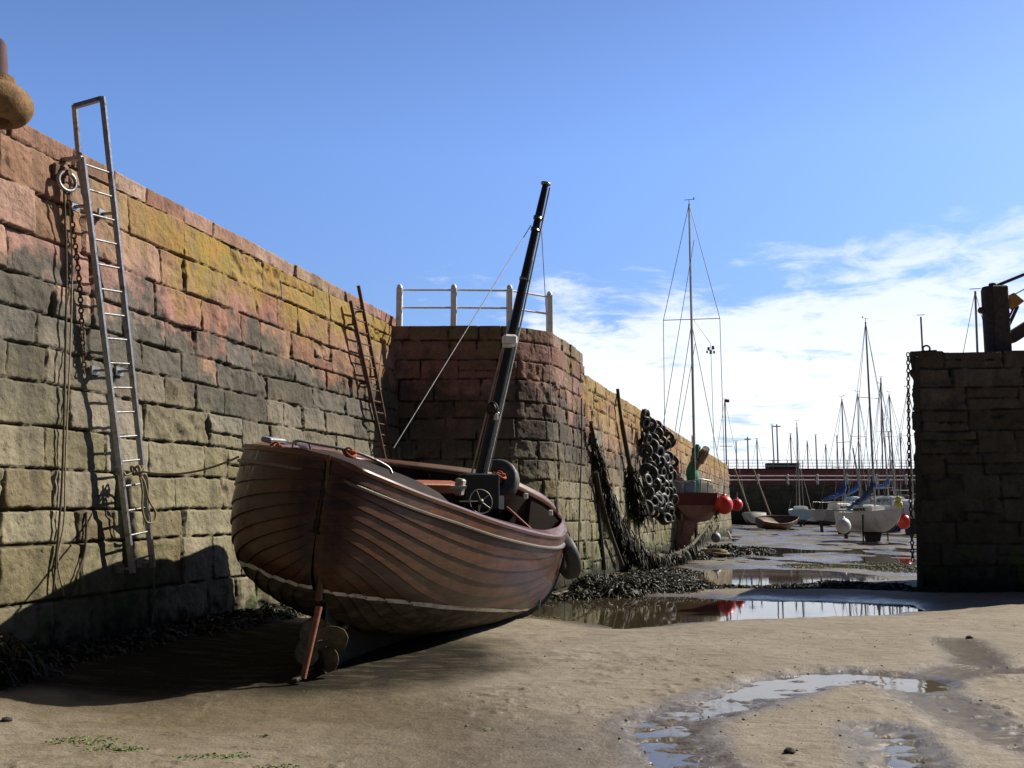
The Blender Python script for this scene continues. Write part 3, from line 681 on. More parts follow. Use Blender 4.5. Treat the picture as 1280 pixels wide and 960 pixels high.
ringmesh([(.07, -.02), (.075, -.30), (.12, -.70), (.14, -.70), (.13, -.30), (.11, -.02)], 'inner_planking', INNER)
# deck / floor
def deck(level, ts0, ts1, name, mat, inset=.10):
    i0, i1 = np.searchsorted(T, [ts0, ts1]); idx = np.arange(i0, i1)
    a = St[idx] + dS[idx] * inset + UPB * level; b = Pt[idx] + dP[idx] * inset + UPB * level
    Vs = np.stack([lerp(a, b, f) for f in np.linspace(0, 1, 7)], 0)
    np_mesh(name, Vs, grid_faces(7, len(idx)), mat, boat, {'plank': np.repeat(np.arange(7)[:, None] / 7, len(idx), 1)})
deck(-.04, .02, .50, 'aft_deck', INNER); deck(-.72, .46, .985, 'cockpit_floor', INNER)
i = np.searchsorted(T, .50)
mb = MB(); a, b = St[i] + dS[i] * .1, Pt[i] + dP[i] * .1
mb.add([a - UPB * .04, b - UPB * .04, b - UPB * .8, a - UPB * .8], [[0, 1, 2, 3]], False); mb.build('cabin_bulkhead', INNER, boat)
# frames inside the bow
for tt in (.58, .66, .74, .82, .89):
    i = np.searchsorted(T, tt)
    for Sh, dd in ((St, dS), (Pt, dP)): MB().beam(Sh[i] + dd[i] * .15 - UPB * .05, Sh[i] + dd[i] * .2 - UPB * .68, .04, .05).build('rib', INNER, boat)
i = np.searchsorted(T, .84); a = lerp(St[i], Pt[i], .12) - UPB * .3; b = lerp(St[i], Pt[i], .88) - UPB * .34
MB().beam(a, b, .26, .035).build('thwart', simple('red_thwart', (.22, .07, .045), .6), boat)
# keel, deadwood, sternpost
mb = MB(); kp = [Kt[i] for i in range(0, len(T), 6)] + [Kt[-1]]
VK = []; 
for p in kp:
    g = min(gz(p[0], p[1]) - .06, p[2] - .08); dk_ = .62 if p[1] < 14 else .14
    VK += [p + np.array([-.05, .02, .02]), p + np.array([.05, -.02, .02]), np.array([p[0] + .04, p[1] - .02, max(g, p[2] - dk_)]), np.array([p[0] - .06, p[1] + .02, max(g, p[2] - dk_)])]
VK[2] = kp[0] + np.array([.05, .25, -.12]); VK[3] = kp[0] + np.array([-.05, .25, -.12])
for i in range(len(kp) - 1):
    for q in range(4): mb.f.append([i * 4 + q, i * 4 + (q + 1) % 4, i * 4 + 4 + (q + 1) % 4, i * 4 + 4 + q]); mb.sm.append(False)
mb.v = [tuple(v) for v in VK]; mb.f += [[0, 1, 2, 3]]; mb.sm += [False]
mb.build('keel', simple('tarred_keel', (.018, .015, .012), .85, scale=6, dirt=(.04, .035, .02)), boat)
mb = MB(); mb.path([St[0] + UPB * .05 + np.array([-.01, -.03, 0]), lerp(St[0], Kt[0], .5) + np.array([0, -.035, 0]), Kt[0] + np.array([0, -.04, -.02])], [.018, .03, .04], 6); o = mb.build('sternpost', TRIM, boat)
for aa in [o]: pass
# propeller and rudder stock
pc = P(401, 806, 9.86); axd = np.array([.10, .99, .06]); axd /= np.linalg.norm(axd); u, v, d = frame(axd)
hub = empty('x', pc, None, None); bpy.data.objects.remove(hub)
prop = MB().lathe(pc - d * .09, [(.01, -.03), (.035, 0), (.05, .06), (.05, .16), (.04, .2)], 14, axis=d).build('propeller', BRONZE, boat)
for q in range(4):
    a = q * math.pi / 2 + .42; e = u * math.cos(a) + v * math.sin(a); w_ = np.cross(d, e)
    mb = MB(); vs = []; fs = []; nr, nc = 9, 7
    for side in (0, 1):
        for i in range(nr):
            f = i / (nr - 1); rr = .04 + .235 * f; wd = .155 * math.sin(math.pi * min(.98, .16 + .80 * f)) ** .6
            tw = 1.0 - .45 * f
            for j in range(nc):
                g = (j / (nc - 1) - .5) * 2 * wd
                vs.append(pc + e * rr * (1 - .10 * (g / .15) ** 2) + w_ * g * math.cos(tw * .55) + d * g * math.sin(tw * .55) + d * (.006 if side else -.006))
    gf = grid_faces(nr, nc).tolist(); fs = gf + [[x + nr * nc for x in f[::-1]] for f in gf]
    edge = [(0, j) for j in range(nc)] + [(i, nc - 1) for i in range(1, nr)] + [(nr - 1, j) for j in range(nc - 2, -1, -1)] + [(i, 0) for i in range(nr - 2, 0, -1)]
    ii = [a_ * nc + b_ for a_, b_ in edge]
    for x, y in zip(ii, ii[1:] + ii[:1]): fs.append([x, y, y + nr * nc, x + nr * nc])
    mb.add(vs, fs).build('blade', BRONZE, prop)
MB().tube(pc + d * .05, pc + d * .9 + (0, 0, .03), .035).build('propeller_shaft', BRONZE, boat)
a = P(399, 758, 9.62); b = P(379, 848, 9.50)
MB().tube(a, b, .032, .028, 10).build('rudder_stock', RPOLE, boat)
b2 = P(378, 851, 9.50); MB().beam(b2 + np.array([-.08, 0, 0]), b2 + np.array([.06, .9, .03]), .06, .035, .01).build('heel_iron', DARKIRON, boat)
# mast and gear
m0, m1 = P(598, 604, 14.0), P(683, 226, 14.35)
mast = MB().path([lerp(m0, m1, f) for f in (0, .25, .6, .9, .985)], [.078, .076, .066, .053, .046], 14).build('mast', DARKWOOD, boat)
mdir = (m1 - m0) / np.linalg.norm(m1 - m0); mu, mv, _ = frame(mdir)
MB().lathe(lerp(m0, m1, .985), [(.05, 0), (.075, .01), (.075, .03), (.02, .045)], 14, axis=mdir).build('mast_cap', STEEL, mast)
for f in (.87, .83, .66, .22): MB().lathe(lerp(m0, m1, f), [(.07, -.02), (.085 - .02 * f, -.02), (.09 - .02 * f, .02), (.07, .02)], 14, axis=mdir).build('mast_band', STEEL, mast)
MB().path([m1 - mdir * .12 + mu * .0 + np.array([.075, -.02, 0]), lerp(m0, m1, .45) + np.array([.10, -.05, 0]), m0 + np.array([.11, -.06, .1])], .016, 6).build('halyard', simple('grey_halyard', (.5, .52, .53), .7), mast)
MB().path([lerp(m0, m1, .52) + np.array([-.08, -.06, 0]), lerp(m0, m1, .3) + np.array([-.10, -.06, 0]), m0 + np.array([-.10, -.07, .1])], .013, 6).build('halyard', simple('tan_halyard', (.42, .34, .25), .8), mast)
MB().path([lerp(m0, m1, .72) + np.array([.06, -.06, 0]), lerp(m0, m1, .4) + np.array([.07, -.08, 0]), m0 + np.array([.07, -.08, .15])], .007, 5).build('halyard', simple('teal_cord', (.05, .25, .27), .7), mast)
c = P(637, 425, 13.98); MB().box(c, (.2, .14, .15), M=np.stack([mu, mv, mdir], 1) if False else None, rz=.3, bev=.03).lathe(c + np.array([-.02, 0, -.1]), [(.07, 0), (.085, .01), (.085, .03)], 12).build('radar_reflector', WHITE, mast)
c = P(615, 511, 13.85); mb = MB().lathe(c, [(.02, -.06), (.075, -.05), (.085, .0), (.08, .06), (.05, .075)], 14, axis=(-.5, -.85, 0)).torus(c + np.array([0, -.05, 0]), .085, .014, (-.5, -.85, 0), 18, 6); mb.build('deck_lamp', DARKIRON, mast)
c = P(620, 521, 13.85); MB().box(c, (.06, .05, .09), bev=.01).build('lamp_bracket', WHITE, mast)
MB().box(m0 + (0, 0, -.12), (.5, .42, .5), rz=.3, bev=.02).build('mast_box', simple('black_paint', (.012, .012, .013), .45), boat)
def wire(a, b, r=.006, mat=None, par=boat, name='stay', sag=0): 
    pts = [lerp(a, b, f) - np.array([0, 0, sag * 4 * f * (1 - f)]) for f in np.linspace(0, 1, 10 if sag else 2)]
    return MB().path(pts, r, 5).build(name, mat or SWIRE, par)
SWIRE = simple('stay_wire', (.32, .32, .31), .5, .5)
ms = lerp(m0, m1, .845)
st1 = wire(ms + mu * .0 + np.array([.07, 0, 0]), P(697, 640, 16.3), .0065)
MB().tube(P(696, 622, 16.28), P(697, 643, 16.3), .022).build('turnbuckle', STEEL, st1)
wire(ms + np.array([-.08, 0, 0]), P(492, 560, 11.6), .0065)
wire(lerp(m0, m1, .48) + np.array([.1, 0, 0]), P(612, 590, 15.6), .006)
# steering wheel, boxes and rails
wc = P(601, 627, 13.15); wax = np.array([.42, -.86, .2])
wh = MB().torus(wc,   .16, .009, wax, 28, 8).build('steering_wheel', simple('dull_bronze', (.16, .14, .11), .5, .5), boat)
u, v, d = frame(wax)
mb = MB().lathe(wc, [(.03, -.02), (.035, .02), (.01, .03)], 10, axis=wax)
for q in range(5): mb.tube(wc, wc + .16 * (u * math.cos(q * 1.2566) + v * math.sin(q * 1.2566)), .009, n=6)
mb.build('spokes', bpy.data.materials['dull_bronze'], wh)
MB().tube(wc, wc - d * .35, .025).box(wc - d * .42 - UPB * .15, (.3, .2, .5), rz=.4, bev=.02).build('wheel_console', INNER, boat)
def orient(h): return np.array([[math.sin(h), -math.cos(h), 0], [math.cos(h), math.sin(h), 0], [0, 0, 1]])
Rb_ = np.array([[1, 0, 0], [0, math.cos(.2), -math.sin(.2)], [0, math.sin(.2), math.cos(.2)]])
def bm(h): return orient(h) @ Rb_
c = P(540, 600, 13.2); MB().box(c - UPB * .09, (.85, .30, .13), M=bm(.9), bev=.015).build('engine_box', ORANGE, boat)
c = P(575, 607, 12.9); MB().box(c - UPB * .02, (.10, .12, .22), M=bm(.5), bev=.02).box(c + np.array([-.02, -.08, -.02]), (.22, .04, .035), M=bm(1.1)).build('winch_post', simple('worn_cream_paint', (.42, .40, .34), .6, 0, .2, 12, dirt=(.2, .14, .09)), boat)
c = P(343, 546, 10.9); MB().box(c - UPB * .04, (.24, .16, .06), M=bm(.6), bev=.015).build('stern_light', simple('grey_metal', (.22, .24, .26), .5), boat)
MB().path(spline([P(370, 557, 10.6), P(372, 551, 10.6), P(400, 556, 10.7), P(432, 562, 10.8), P(460, 571, 10.9), P(484, 583, 11), P(490, 592, 11)], 6), .016, 8).build('grab_rail', STEEL, boat)
MB().path(spline([P(366, 560, 11.2), P(368, 552, 11.2), P(385, 553, 11.2), P(388, 562, 11.2)], 6), .014, 8).build('grab_rail', STEEL, boat)
def coil(c, r, n, th, mat, name, par, ax=(0, 0, 1), jit=.09):
    u, v, d = frame(ax); pts = []
    for k in range(n * 14):
        t = k / 14 * 2 * math.pi; rr = r * (1 + jit * 3 * math.sin(t * .37)); pts.append(c + rr * (u * math.cos(t) + v * math.sin(t)) + d * (th * 1.4 * (k / 14 % 3) + jit * .3 * math.sin(t * 1.7)))
    return MB().path(pts, th, 6).build(name, mat, par)
for (x, y, Y, r) in ((345, 562, 10.4, .05), (436, 569, 10.8, .06), (624, 596, 15.0, .08)):
    o = coil(P(x, y, Y), r, 5, .013, ORANGE_ROPE, 'rope_coil', None, ax=(.2, .1, 1)); own_origin(o, P(x, y, Y)); tag(o, {345: 'small orange rope coil on the stern corner of the brown boat', 436: 'orange rope coil beside the steel grab rail of the brown boat', 624: 'orange rope bundle at the foot of the tyre behind the mast'}[x], 'rope')
# low cabin top with camber (hidden mostly behind the rail)
i0, i1 = np.searchsorted(T, [.2, .47]); idx = np.arange(i0, i1); rows = []
for f in np.linspace(0, 1, 9):
    rows.append(lerp(St[idx] + dS[idx] * .62, Pt[idx] + dP[idx] * .25, f) + UPB * (-.02 + .17 * (1 - (2 * f - 1) ** 4)))
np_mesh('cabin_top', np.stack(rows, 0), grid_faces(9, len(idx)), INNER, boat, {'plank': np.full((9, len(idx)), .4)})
for e in (0, -1):
    vs = [r[e] for r in rows]; MB().add(vs + [vs[-1] - UPB * .1, vs[0] - UPB * .1], [list(range(len(vs) + 2))], False).build('cabin_end', INNER, boat)
c = P(655, 633, 15.2); 
for (x, y, Y) in ((657, 620, 15.7), (688, 641, 16.1)): MB().box(P(x, y, Y), (.07, .05, .09), rz=.3, bev=.01).build('bow_fitting', CREAM, boat)
MB().box(P(621, 628, 14.9), (.22, .02, .2), rz=.3).build('notice_panel', CREAM, boat)
# tyre fenders of this boat
def tyre_mb(c, ax, R_=.24, r=.085):
    c = np.asarray(c, float); mb = MB(); u, v, d = frame(ax); n, mm = 30, 14; vs = []; fs = []
    for i in range(n):
        t = 2 * math.pi * i / n; e = math.cos(t) * u + math.sin(t) * v
        for k in range(mm):
            q = 2 * math.pi * (k + .5) / mm; cx = math.cos(q); sx_ = math.sin(q)
            x = np.sign(cx) * abs(cx) ** .6 * r; y = np.sign(sx_) * abs(sx_) ** .7 * r * 1.15
            if cx > .8 and i % 2: x -= .008
            vs.append(c + e * (R_ + x) + d * y)
    for i in range(n):
        for k in range(mm): fs.append([i * mm + k, ((i + 1) % n) * mm + k, ((i + 1) % n) * mm + (k + 1) % mm, i * mm + (k + 1) % mm])
    return mb.add(vs, fs)
c = P(708, 696, 16.45); o = tyre_mb(c, (.80, .25, .25), .27, .10).build('tyre_fender', RUBBERG); own_origin(o, c); tag(o, 'tyre hung as a fender over the bow of the brown boat', 'tyre')
c = P(622, 601, 15.75); o = tyre_mb(c, (.25, .9, -.35), .24, .11).build('tyre_fender', RUBBERG); own_origin(o, c); tag(o, 'tyre standing on the far rail behind the mast of the brown boat', 'tyre')
a = P(710, 655, 16.4); o = MB().path([P(703, 655, 16.5), P(712, 668, 16.45), P(712, 690, 16.4)], .012, 6).build('fender_lanyard', DROPE); own_origin(o, a); tag(o, 'dark lanyard holding the tyre at the bow of the brown boat', 'rope')
c = P(675, 752, 15.6); o = MB().beam(c + (0, 0, .1), c - (.02, 0, .09), .05, .04, .01).tube(c + (.0, .0, .1), P(684, 738, 15.8), .006).build('blue_brush', simple('blue_plastic', (.03, .16, .28), .5)); own_origin(o, c); tag(o, 'small blue plastic brush dangling under the bow of the brown boat', 'brush')
# mooring line to the ladder
k0 = LW(172, 588, .26); st = P(298, 571, 10.5)
o = MB().path([lerp(k0, st, f) - np.array([0, 0, .10 * 4 * f * (1 - f)]) for f in np.linspace(0, 1, 14)], .012, 7).build('mooring_rope', ROPE); own_origin(o, st); tag(o, 'taut mooring rope from the brown boat to the steel ladder', 'rope')
mb = MB(); rs = np.random.default_rng(3)
kn = [k0 + np.array([.055 * math.sin(3 * t), .06 * math.cos(2 * t), .05 * math.sin(5 * t + 1)]) for t in np.linspace(0, 6.28, 50)]
mb.path(kn, .014, 6)
mb.path(spline([k0, LW(180, 602, .28), LW(186, 625, .27), LW(194, 640, .27), LW(192, 652, .26), LW(183, 652, .26), LW(178, 636, .26), LW(178, 612, .27), LW(174, 592, .28)], 8), .012, 7)
mb.path(spline([k0, LW(184, 598, .24), LW(186, 640, .22), LW(191, 690, .20), LW(193, 750, .12), LW(190, 778, .08)], 8), .011, 7)
mb.path(spline([k0, LW(158, 594, .24), LW(155, 590, .22)], 6), .012, 7)
o = mb.build('knotted_rope', ROPE); own_origin(o, k0); tag(o, 'knotted rope loop and loose tail hanging from the steel ladder', 'rope')
# ------------------------------------------------------------------ weed
def fronds(C, L, W, droop, seed, up=.5):
    """many small bent strips rooted at C (n,3)"""
    r = np.random.default_rng(seed); n = len(C); a = r.random(n) * 2 * math.pi
    d = np.stack([np.cos(a), np.sin(a), r.normal(size=n) * .4 + up], 1); d /= np.linalg.norm(d, axis=1, keepdims=True)
    sd = np.cross(d, r.normal(size=(n, 3))); sd /= np.linalg.norm(sd, axis=1, keepdims=True)
    l = L * (.5 + r.random(n)); w = W * (.6 + .8 * r.random(n)); rows = []
    for f, ww in ((0, .5), (.5, 1), (1, .35)):
        c = C + d * (l * f)[:, None] + np.array([0, 0, -1.0]) * (droop * l * f * f)[:, None]
        rows += [c - sd * (w * ww / 2)[:, None], c + sd * (w * ww / 2)[:, None]]
    V = np.stack(rows, 1).reshape(-1, 3); b = np.arange(n)[:, None] * 6
    Fq = np.concatenate([b + np.array([0, 1, 3, 2]), b + np.array([2, 3, 5, 4])])
    return V, Fq
def weed_heap(name, label, spots, n, L, W, seed, mat=WEED, cat='seaweed'):
    r = np.random.default_rng(seed); Cs = []
    tot = sum(s[2] * s[3] for s in spots)
    for x, y, rx, ry, h in spots:
        k = int(n * rx * ry / tot); q = np.sqrt(r.random(k)); a = r.random(k) * 2 * math.pi
        X = x + rx * q * np.cos(a); Y = y + ry * q * np.sin(a)
        Z = ground_z(X, Y) + h * (1 - q ** 2) * (.65 + .5 * r.random(k)) * (.7 + .9 * np.abs(vn(X * 3, Y * 3, seed)))
        Cs.append(np.stack([X, Y, Z], 1))
    V, Fq = fronds(np.concatenate(Cs), L, W, 1.0, seed + 1, .32)
    o = np_mesh(name, V, Fq, mat); o['kind'] = 'stuff'; o['label'] = label; o['category'] = cat; return o
def wx(y): return -7.2 + .25 * y
weed_heap('seaweed', 'dark bladder wrack along the foot of the sunlit quay wall', [(wx(y) + .2 + .12 * math.sin(y * 3), y, .45, .5, .26 + .10 * math.sin(y * 5)) for y in np.arange(7.6, 9.6, .4)] + [(wx(y) + .2, y, .3, .5, .12) for y in np.arange(9.7, 12.6, .42)] + [(wx(y) + .25, y, .35, .6, .15) for y in np.arange(12.6, 19.5, .6)], 13000, .20, .026, 5)
def pwx(y): return 2.0 + (y - 24.6) * .2825
hs_ = [(a_, b_, c_, d_, e_ * (.68 if b_ < 22.5 else .36)) for a_, b_, c_, d_, e_ in [(1.5, 20.6, .6, .5, .34), (2.1, 21.0, .6, .6, .42), (1.9, 21.9, .7, .8, .5), (2.6, 21.7, .7, .6, .34), (2.3, 23.0, .7, .9, .42), (3.1, 22.4, .6, .6, .24), (2.7, 24.0, .7, .9, .40), (3.2, 25.2, .7, .9, .38), (3.6, 23.6, .8, .8, .20), (3.9, 27.0, .9, 1.2, .3), (4.2, 25.0, .7, .9, .16), (4.6, 28.6, .8, 1.4, .3), (.8, 20.2, .6, .35, .2), (3.4, 21.6, .7, .4, .12), (4.3, 21.9, .8, .4, .10), (5.2, 22.0, .9, .4, .10), (6.2, 22.0, .9, .45, .13), (7.2, 21.9, .8, .5, .2), (7.9, 21.4, .6, .5, .2), (5.4, 23.2, 1.2, .6, .1), (7.0, 23.4, 1.3, .8, .14)]]
weed_heap('seaweed', 'heap of glistening dark seaweed at the foot of the bastion and pier wall', hs_, 46000, .19, .026, 15)
weed_heap('seaweed', 'scattered weed clumps around the keel of the red boat', [(6.6, 36, .5, .9, .25), (8.9, 42, 1.2, 1.5, .35), (10.0, 43.5, 1.4, 1.2, .22), (8.0, 38.5, .7, 1, .2), (9.6, 40.0, 1.2, .6, .12)], 6000, .14, .06, 25)
weed_heap('seaweed', 'low fringe of dark weed along the foot of the gate pier', [(x, 20.6 - (x - 8.3) * .097 - .1 * math.sin(x * 3), .4, .28, .13 + .06 * math.sin(x * 5)) for x in np.arange(8.3, 13.5, .42)], 5000, .12, .022, 75)
# green algae films on the sand and mud
def patch(px, z, n, rx, ry, seed):
    x, y = G(*px, z)[:2]; return (x, y, rx, ry, .008)
weed_heap('green_weed', 'bright green weed strands lying on the foreground sand', [patch((145, 935), 0, 0, .22, .12, 1), (*G(165, 937)[:2], .1, .08, .01), patch((295, 943), 0, 0, .14, .10, 1), patch((610, 909), 0, 0, .07, .05, 1), patch((325, 920), 0, 0, .08, .06, 1), patch((345, 958), 0, 0, .16, .08, 1), patch((110, 925), 0, 0, .3, .16, 1), patch((250, 945), 0, 0, .2, .1, 1)], 700, .05, .012, 35, GALGAE)
weed_heap('green_weed', 'green algae growing on the mud beside the gate pier', [(*G(x, y, -.12)[:2], 1.0, 1.3, .03) for x, y in ((1010, 707), (1050, 706), (1085, 708), (1115, 709), (1130, 712), (1120, 704), (1090, 702))], 9000, .07, .03, 45, simple('mud_algae', (.10, .115, .03), .75, scale=.6, var=.5))
weed_heap('green_weed', 'mossy green fringe on the bank under the bow of the brown boat', [(*G(690, 767, -.1)[:2], .35, .3, .02), (*G(715, 766, -.12)[:2], .3, .2, .02)], 900, .05, .015, 55, simple('bank_algae', (.10, .12, .025), .7))
weed_heap('seaweed_scraps', 'small dark scraps of weed strewn over the sand', [(*G(x, y)[:2], a, b_, .004) for x, y, a, b_ in ((700, 820, 1.0, .5), (740, 835, .8, .5), (820, 800, 1.4, .7), (960, 905, 1.6, .7), (1000, 930, 1.0, .35), (900, 820, 1.5, .8), (1100, 880, 1.4, .6), (1000, 800, 1.6, .9), (700, 880, 1.3, .5), (1200, 780, 1.6, 1.0))], 520, .035, .010, 65)
# pebbles and shells
r = np.random.default_rng(99); mb = MB()
for k in range(60):
    px, py = r.uniform(560, 1290), r.uniform(790, 958); x, y, _ = G(px, py); s = r.uniform(.006, .016) * (1.6 if r.random() < .1 else 1)
    mb.ball((x, y, gz(x, y) + s * .3), s, 6, (1, r.uniform(.6, 1), .6))
o = mb.build('pebbles', simple('pebble_stone', (.22, .19, .16), .7, var=.8, scale=2)); o['kind'] = 'stuff'; o['label'] = 'pebbles and broken shells scattered on the sand'; o['category'] = 'pebbles'
def rock(px, r_, label, seed, col=(.03, .028, .025)):
    x, y, _ = G(*px); mb = MB(); mb.ball((0, 0, 0), 1, 14); V = np.array(mb.v); q = fbm(V[:, 0] * 1.3 + seed, V[:, 1] * 1.3 + V[:, 2] * 1.7, seed, 3)
    mb.v = (V * (1 + .5 * q)[:, None] * np.array([r_ * 1.3, r_, r_ * .6]) + np.array([x, y, gz(x, y) + r_ * .3])).tolist()
    o = mb.build('stone', simple('dark_stone', col, .8, scale=10)); own_origin(o, (x, y, gz(x, y))); tag(o, label, 'stone')
rock((988, 942), .034, 'small black stone lying on the near sand', 3)
rock((1212, 797), .035, 'brown stone at the head of the wet runnel below the gate pier', 5, (.08, .06, .045))
rock((8, 905), .035, 'dark stone at the edge of the foreground sand', 8)
rock((842, 744), .12, 'pale stone among the seaweed at the pool edge', 9, (.2, .19, .17))
# ------------------------------------------------------------------ pier wall ropes
def BW(px, py, off=0.0): return on_plane(px, py, (1.05, 21.0), (2.0, 24.6), .03, off)
rope('weedy_rope', [(772, 486, .05), (776, 520, .10), (783, 560, .12), (790, 596, .14), (797, 640, .22)], PW, [.05] * 12 + [.07] * 15 + [.12] * 14, DROPE, 'thick dark rope hanging from the pier top to a weedy bunch', n=10)
rope('wall_cable', [(727, 498, .06), (727, 560, .06), (725, 620, .06), (723, 692, .08)], BW, .018, DROPE, 'thin dark cable hanging straight down the bastion corner')
rope('timber_rubber', [(739, 540, .05), (743, 590, .05), (749, 650, .06), (756, 712, .08)], BW, .05, DROPE, 'dark weed covered rubbing timber nearest the bastion corner', cat='rubbing timber')
rope('timber_rubber', [(745, 590, .10), (752, 625, .10), (763, 665, .10), (778, 706, .12)], lambda x, y, o: PW(x, y, o), .055, DROPE, 'slanting weedy timber under the sagging rope', cat='rubbing timber')
rope('wall_rod', [(790, 590, .05), (795, 640, .05), (803, 690, .05)], PW, .022, RUST, 'thin rusty rod on the pier wall left of the tyres')
# sagging weedy mooring rope
sw = spline([PW(738, 527, .08), PW(748, 570, .12), PW(762, 620, .2), P(778, 664, 27.6), P(800, 690, 29.0), P(828, 697, 31.0), P(853, 690, 33.5), P(873, 672, 36.5), P(892, 646, 39.5), P(905, 630, 41.2)], 10)
rad_ = np.interp(np.linspace(0, 1, len(sw)), [0, .1, .25, .4, .6, .72, .8, 1], [.04, .06, .09, .13, .13, .07, .05, .045])
mb = MB().path(sw, list(rad_), 9); o = mb.build('mooring_rope', DROPE); own_origin(o, sw[0])
tag(o, 'sagging weed hung mooring rope from the pier wall to the red boat', 'rope')
r = np.random.default_rng(8); C = []
for i in range(len(sw) - 1):
    k = int(1200 * max(0, rad_[i] - .045)); f = r.random(k)[:, None]; C.append(np.array(sw[i]) * (1 - f) + np.array(sw[i + 1]) * f + r.normal(size=(k, 3)) * rad_[i] * .75)
V, Fq = fronds(np.concatenate(C), .15, .035, 1.6, 9, -.4); w_ = np_mesh('hanging_weed', V, Fq, WEED, o); w_['kind'] = 'stuff'
o2 = [x for x in COL.objects if x.name.startswith('weedy_rope')][0]
pts = spline([PW(789, 590, .14), PW(794, 615, .2), PW(799, 642, .22)], 20); k = 26
C = np.concatenate([np.array(p) + r.normal(size=(k, 3)) * .10 for p in pts]); V, Fq = fronds(C, .16, .04, 1.5, 19, -.4); w_ = np_mesh('hanging_weed', V, Fq, WEED, o2); w_['kind'] = 'stuff'
# orange-brown coil on the upper part of that rope
p0 = sw[-12]
# ------------------------------------------------------------------ tyres on the pier wall
tm = tyre_mb((0, 0, 0), (0, 0, 1), .215, .085); src = tm.build('tyre', RUBBER); COL.objects.unlink(src)
r = np.random.default_rng(21); cnt = 0
for ci in range(7):
    x0 = 804 + ci * 4.9
    top = 513 + ci * 4.8; bot = 642 + ci * 2
    n = 11
    for k in range(n):
        y = top + (bot - top) * (k + .5 + .35 * r.normal() * .6) / n; x = x0 + r.normal() * 1.6 + (k % 2) * 2.0 + (y - 515) * .04
        c = PW(x, y, .16 + .28 * r.random()); o = src if cnt == 0 else src.copy(); COL.objects.link(o); cnt += 1
        yaw = r.normal() * .8; ax = Vector((math.sin(yaw) * .8 + .35, -1.0 + .3 * r.random(), r.normal() * .25)).normalized()
        o.location = [float(q) for q in c]; o.rotation_euler = ax.to_track_quat('Z', 'Y').to_euler(); s_ = r.uniform(.60, .95); o.scale = (s_, s_, s_)
        tag(o, 'old black tyre hanging in the cluster on the pier wall', 'tyre', 'tyres hung on the pier wall')
for k in range(7):
    x = 803 + k * 5.6; pts = [PW(x + .04 * (y - 515), y, .10 + .05 * r.random()) for y in np.linspace(511 + k * 5.6, 645 + k * 2, 9)]
    o = MB().path(pts, .016, 5).build('tyre_chain', RUST); own_origin(o, pts[0]); tag(o, 'hanging chain that carries tyres on the pier wall', 'chain', 'chains carrying the tyres')
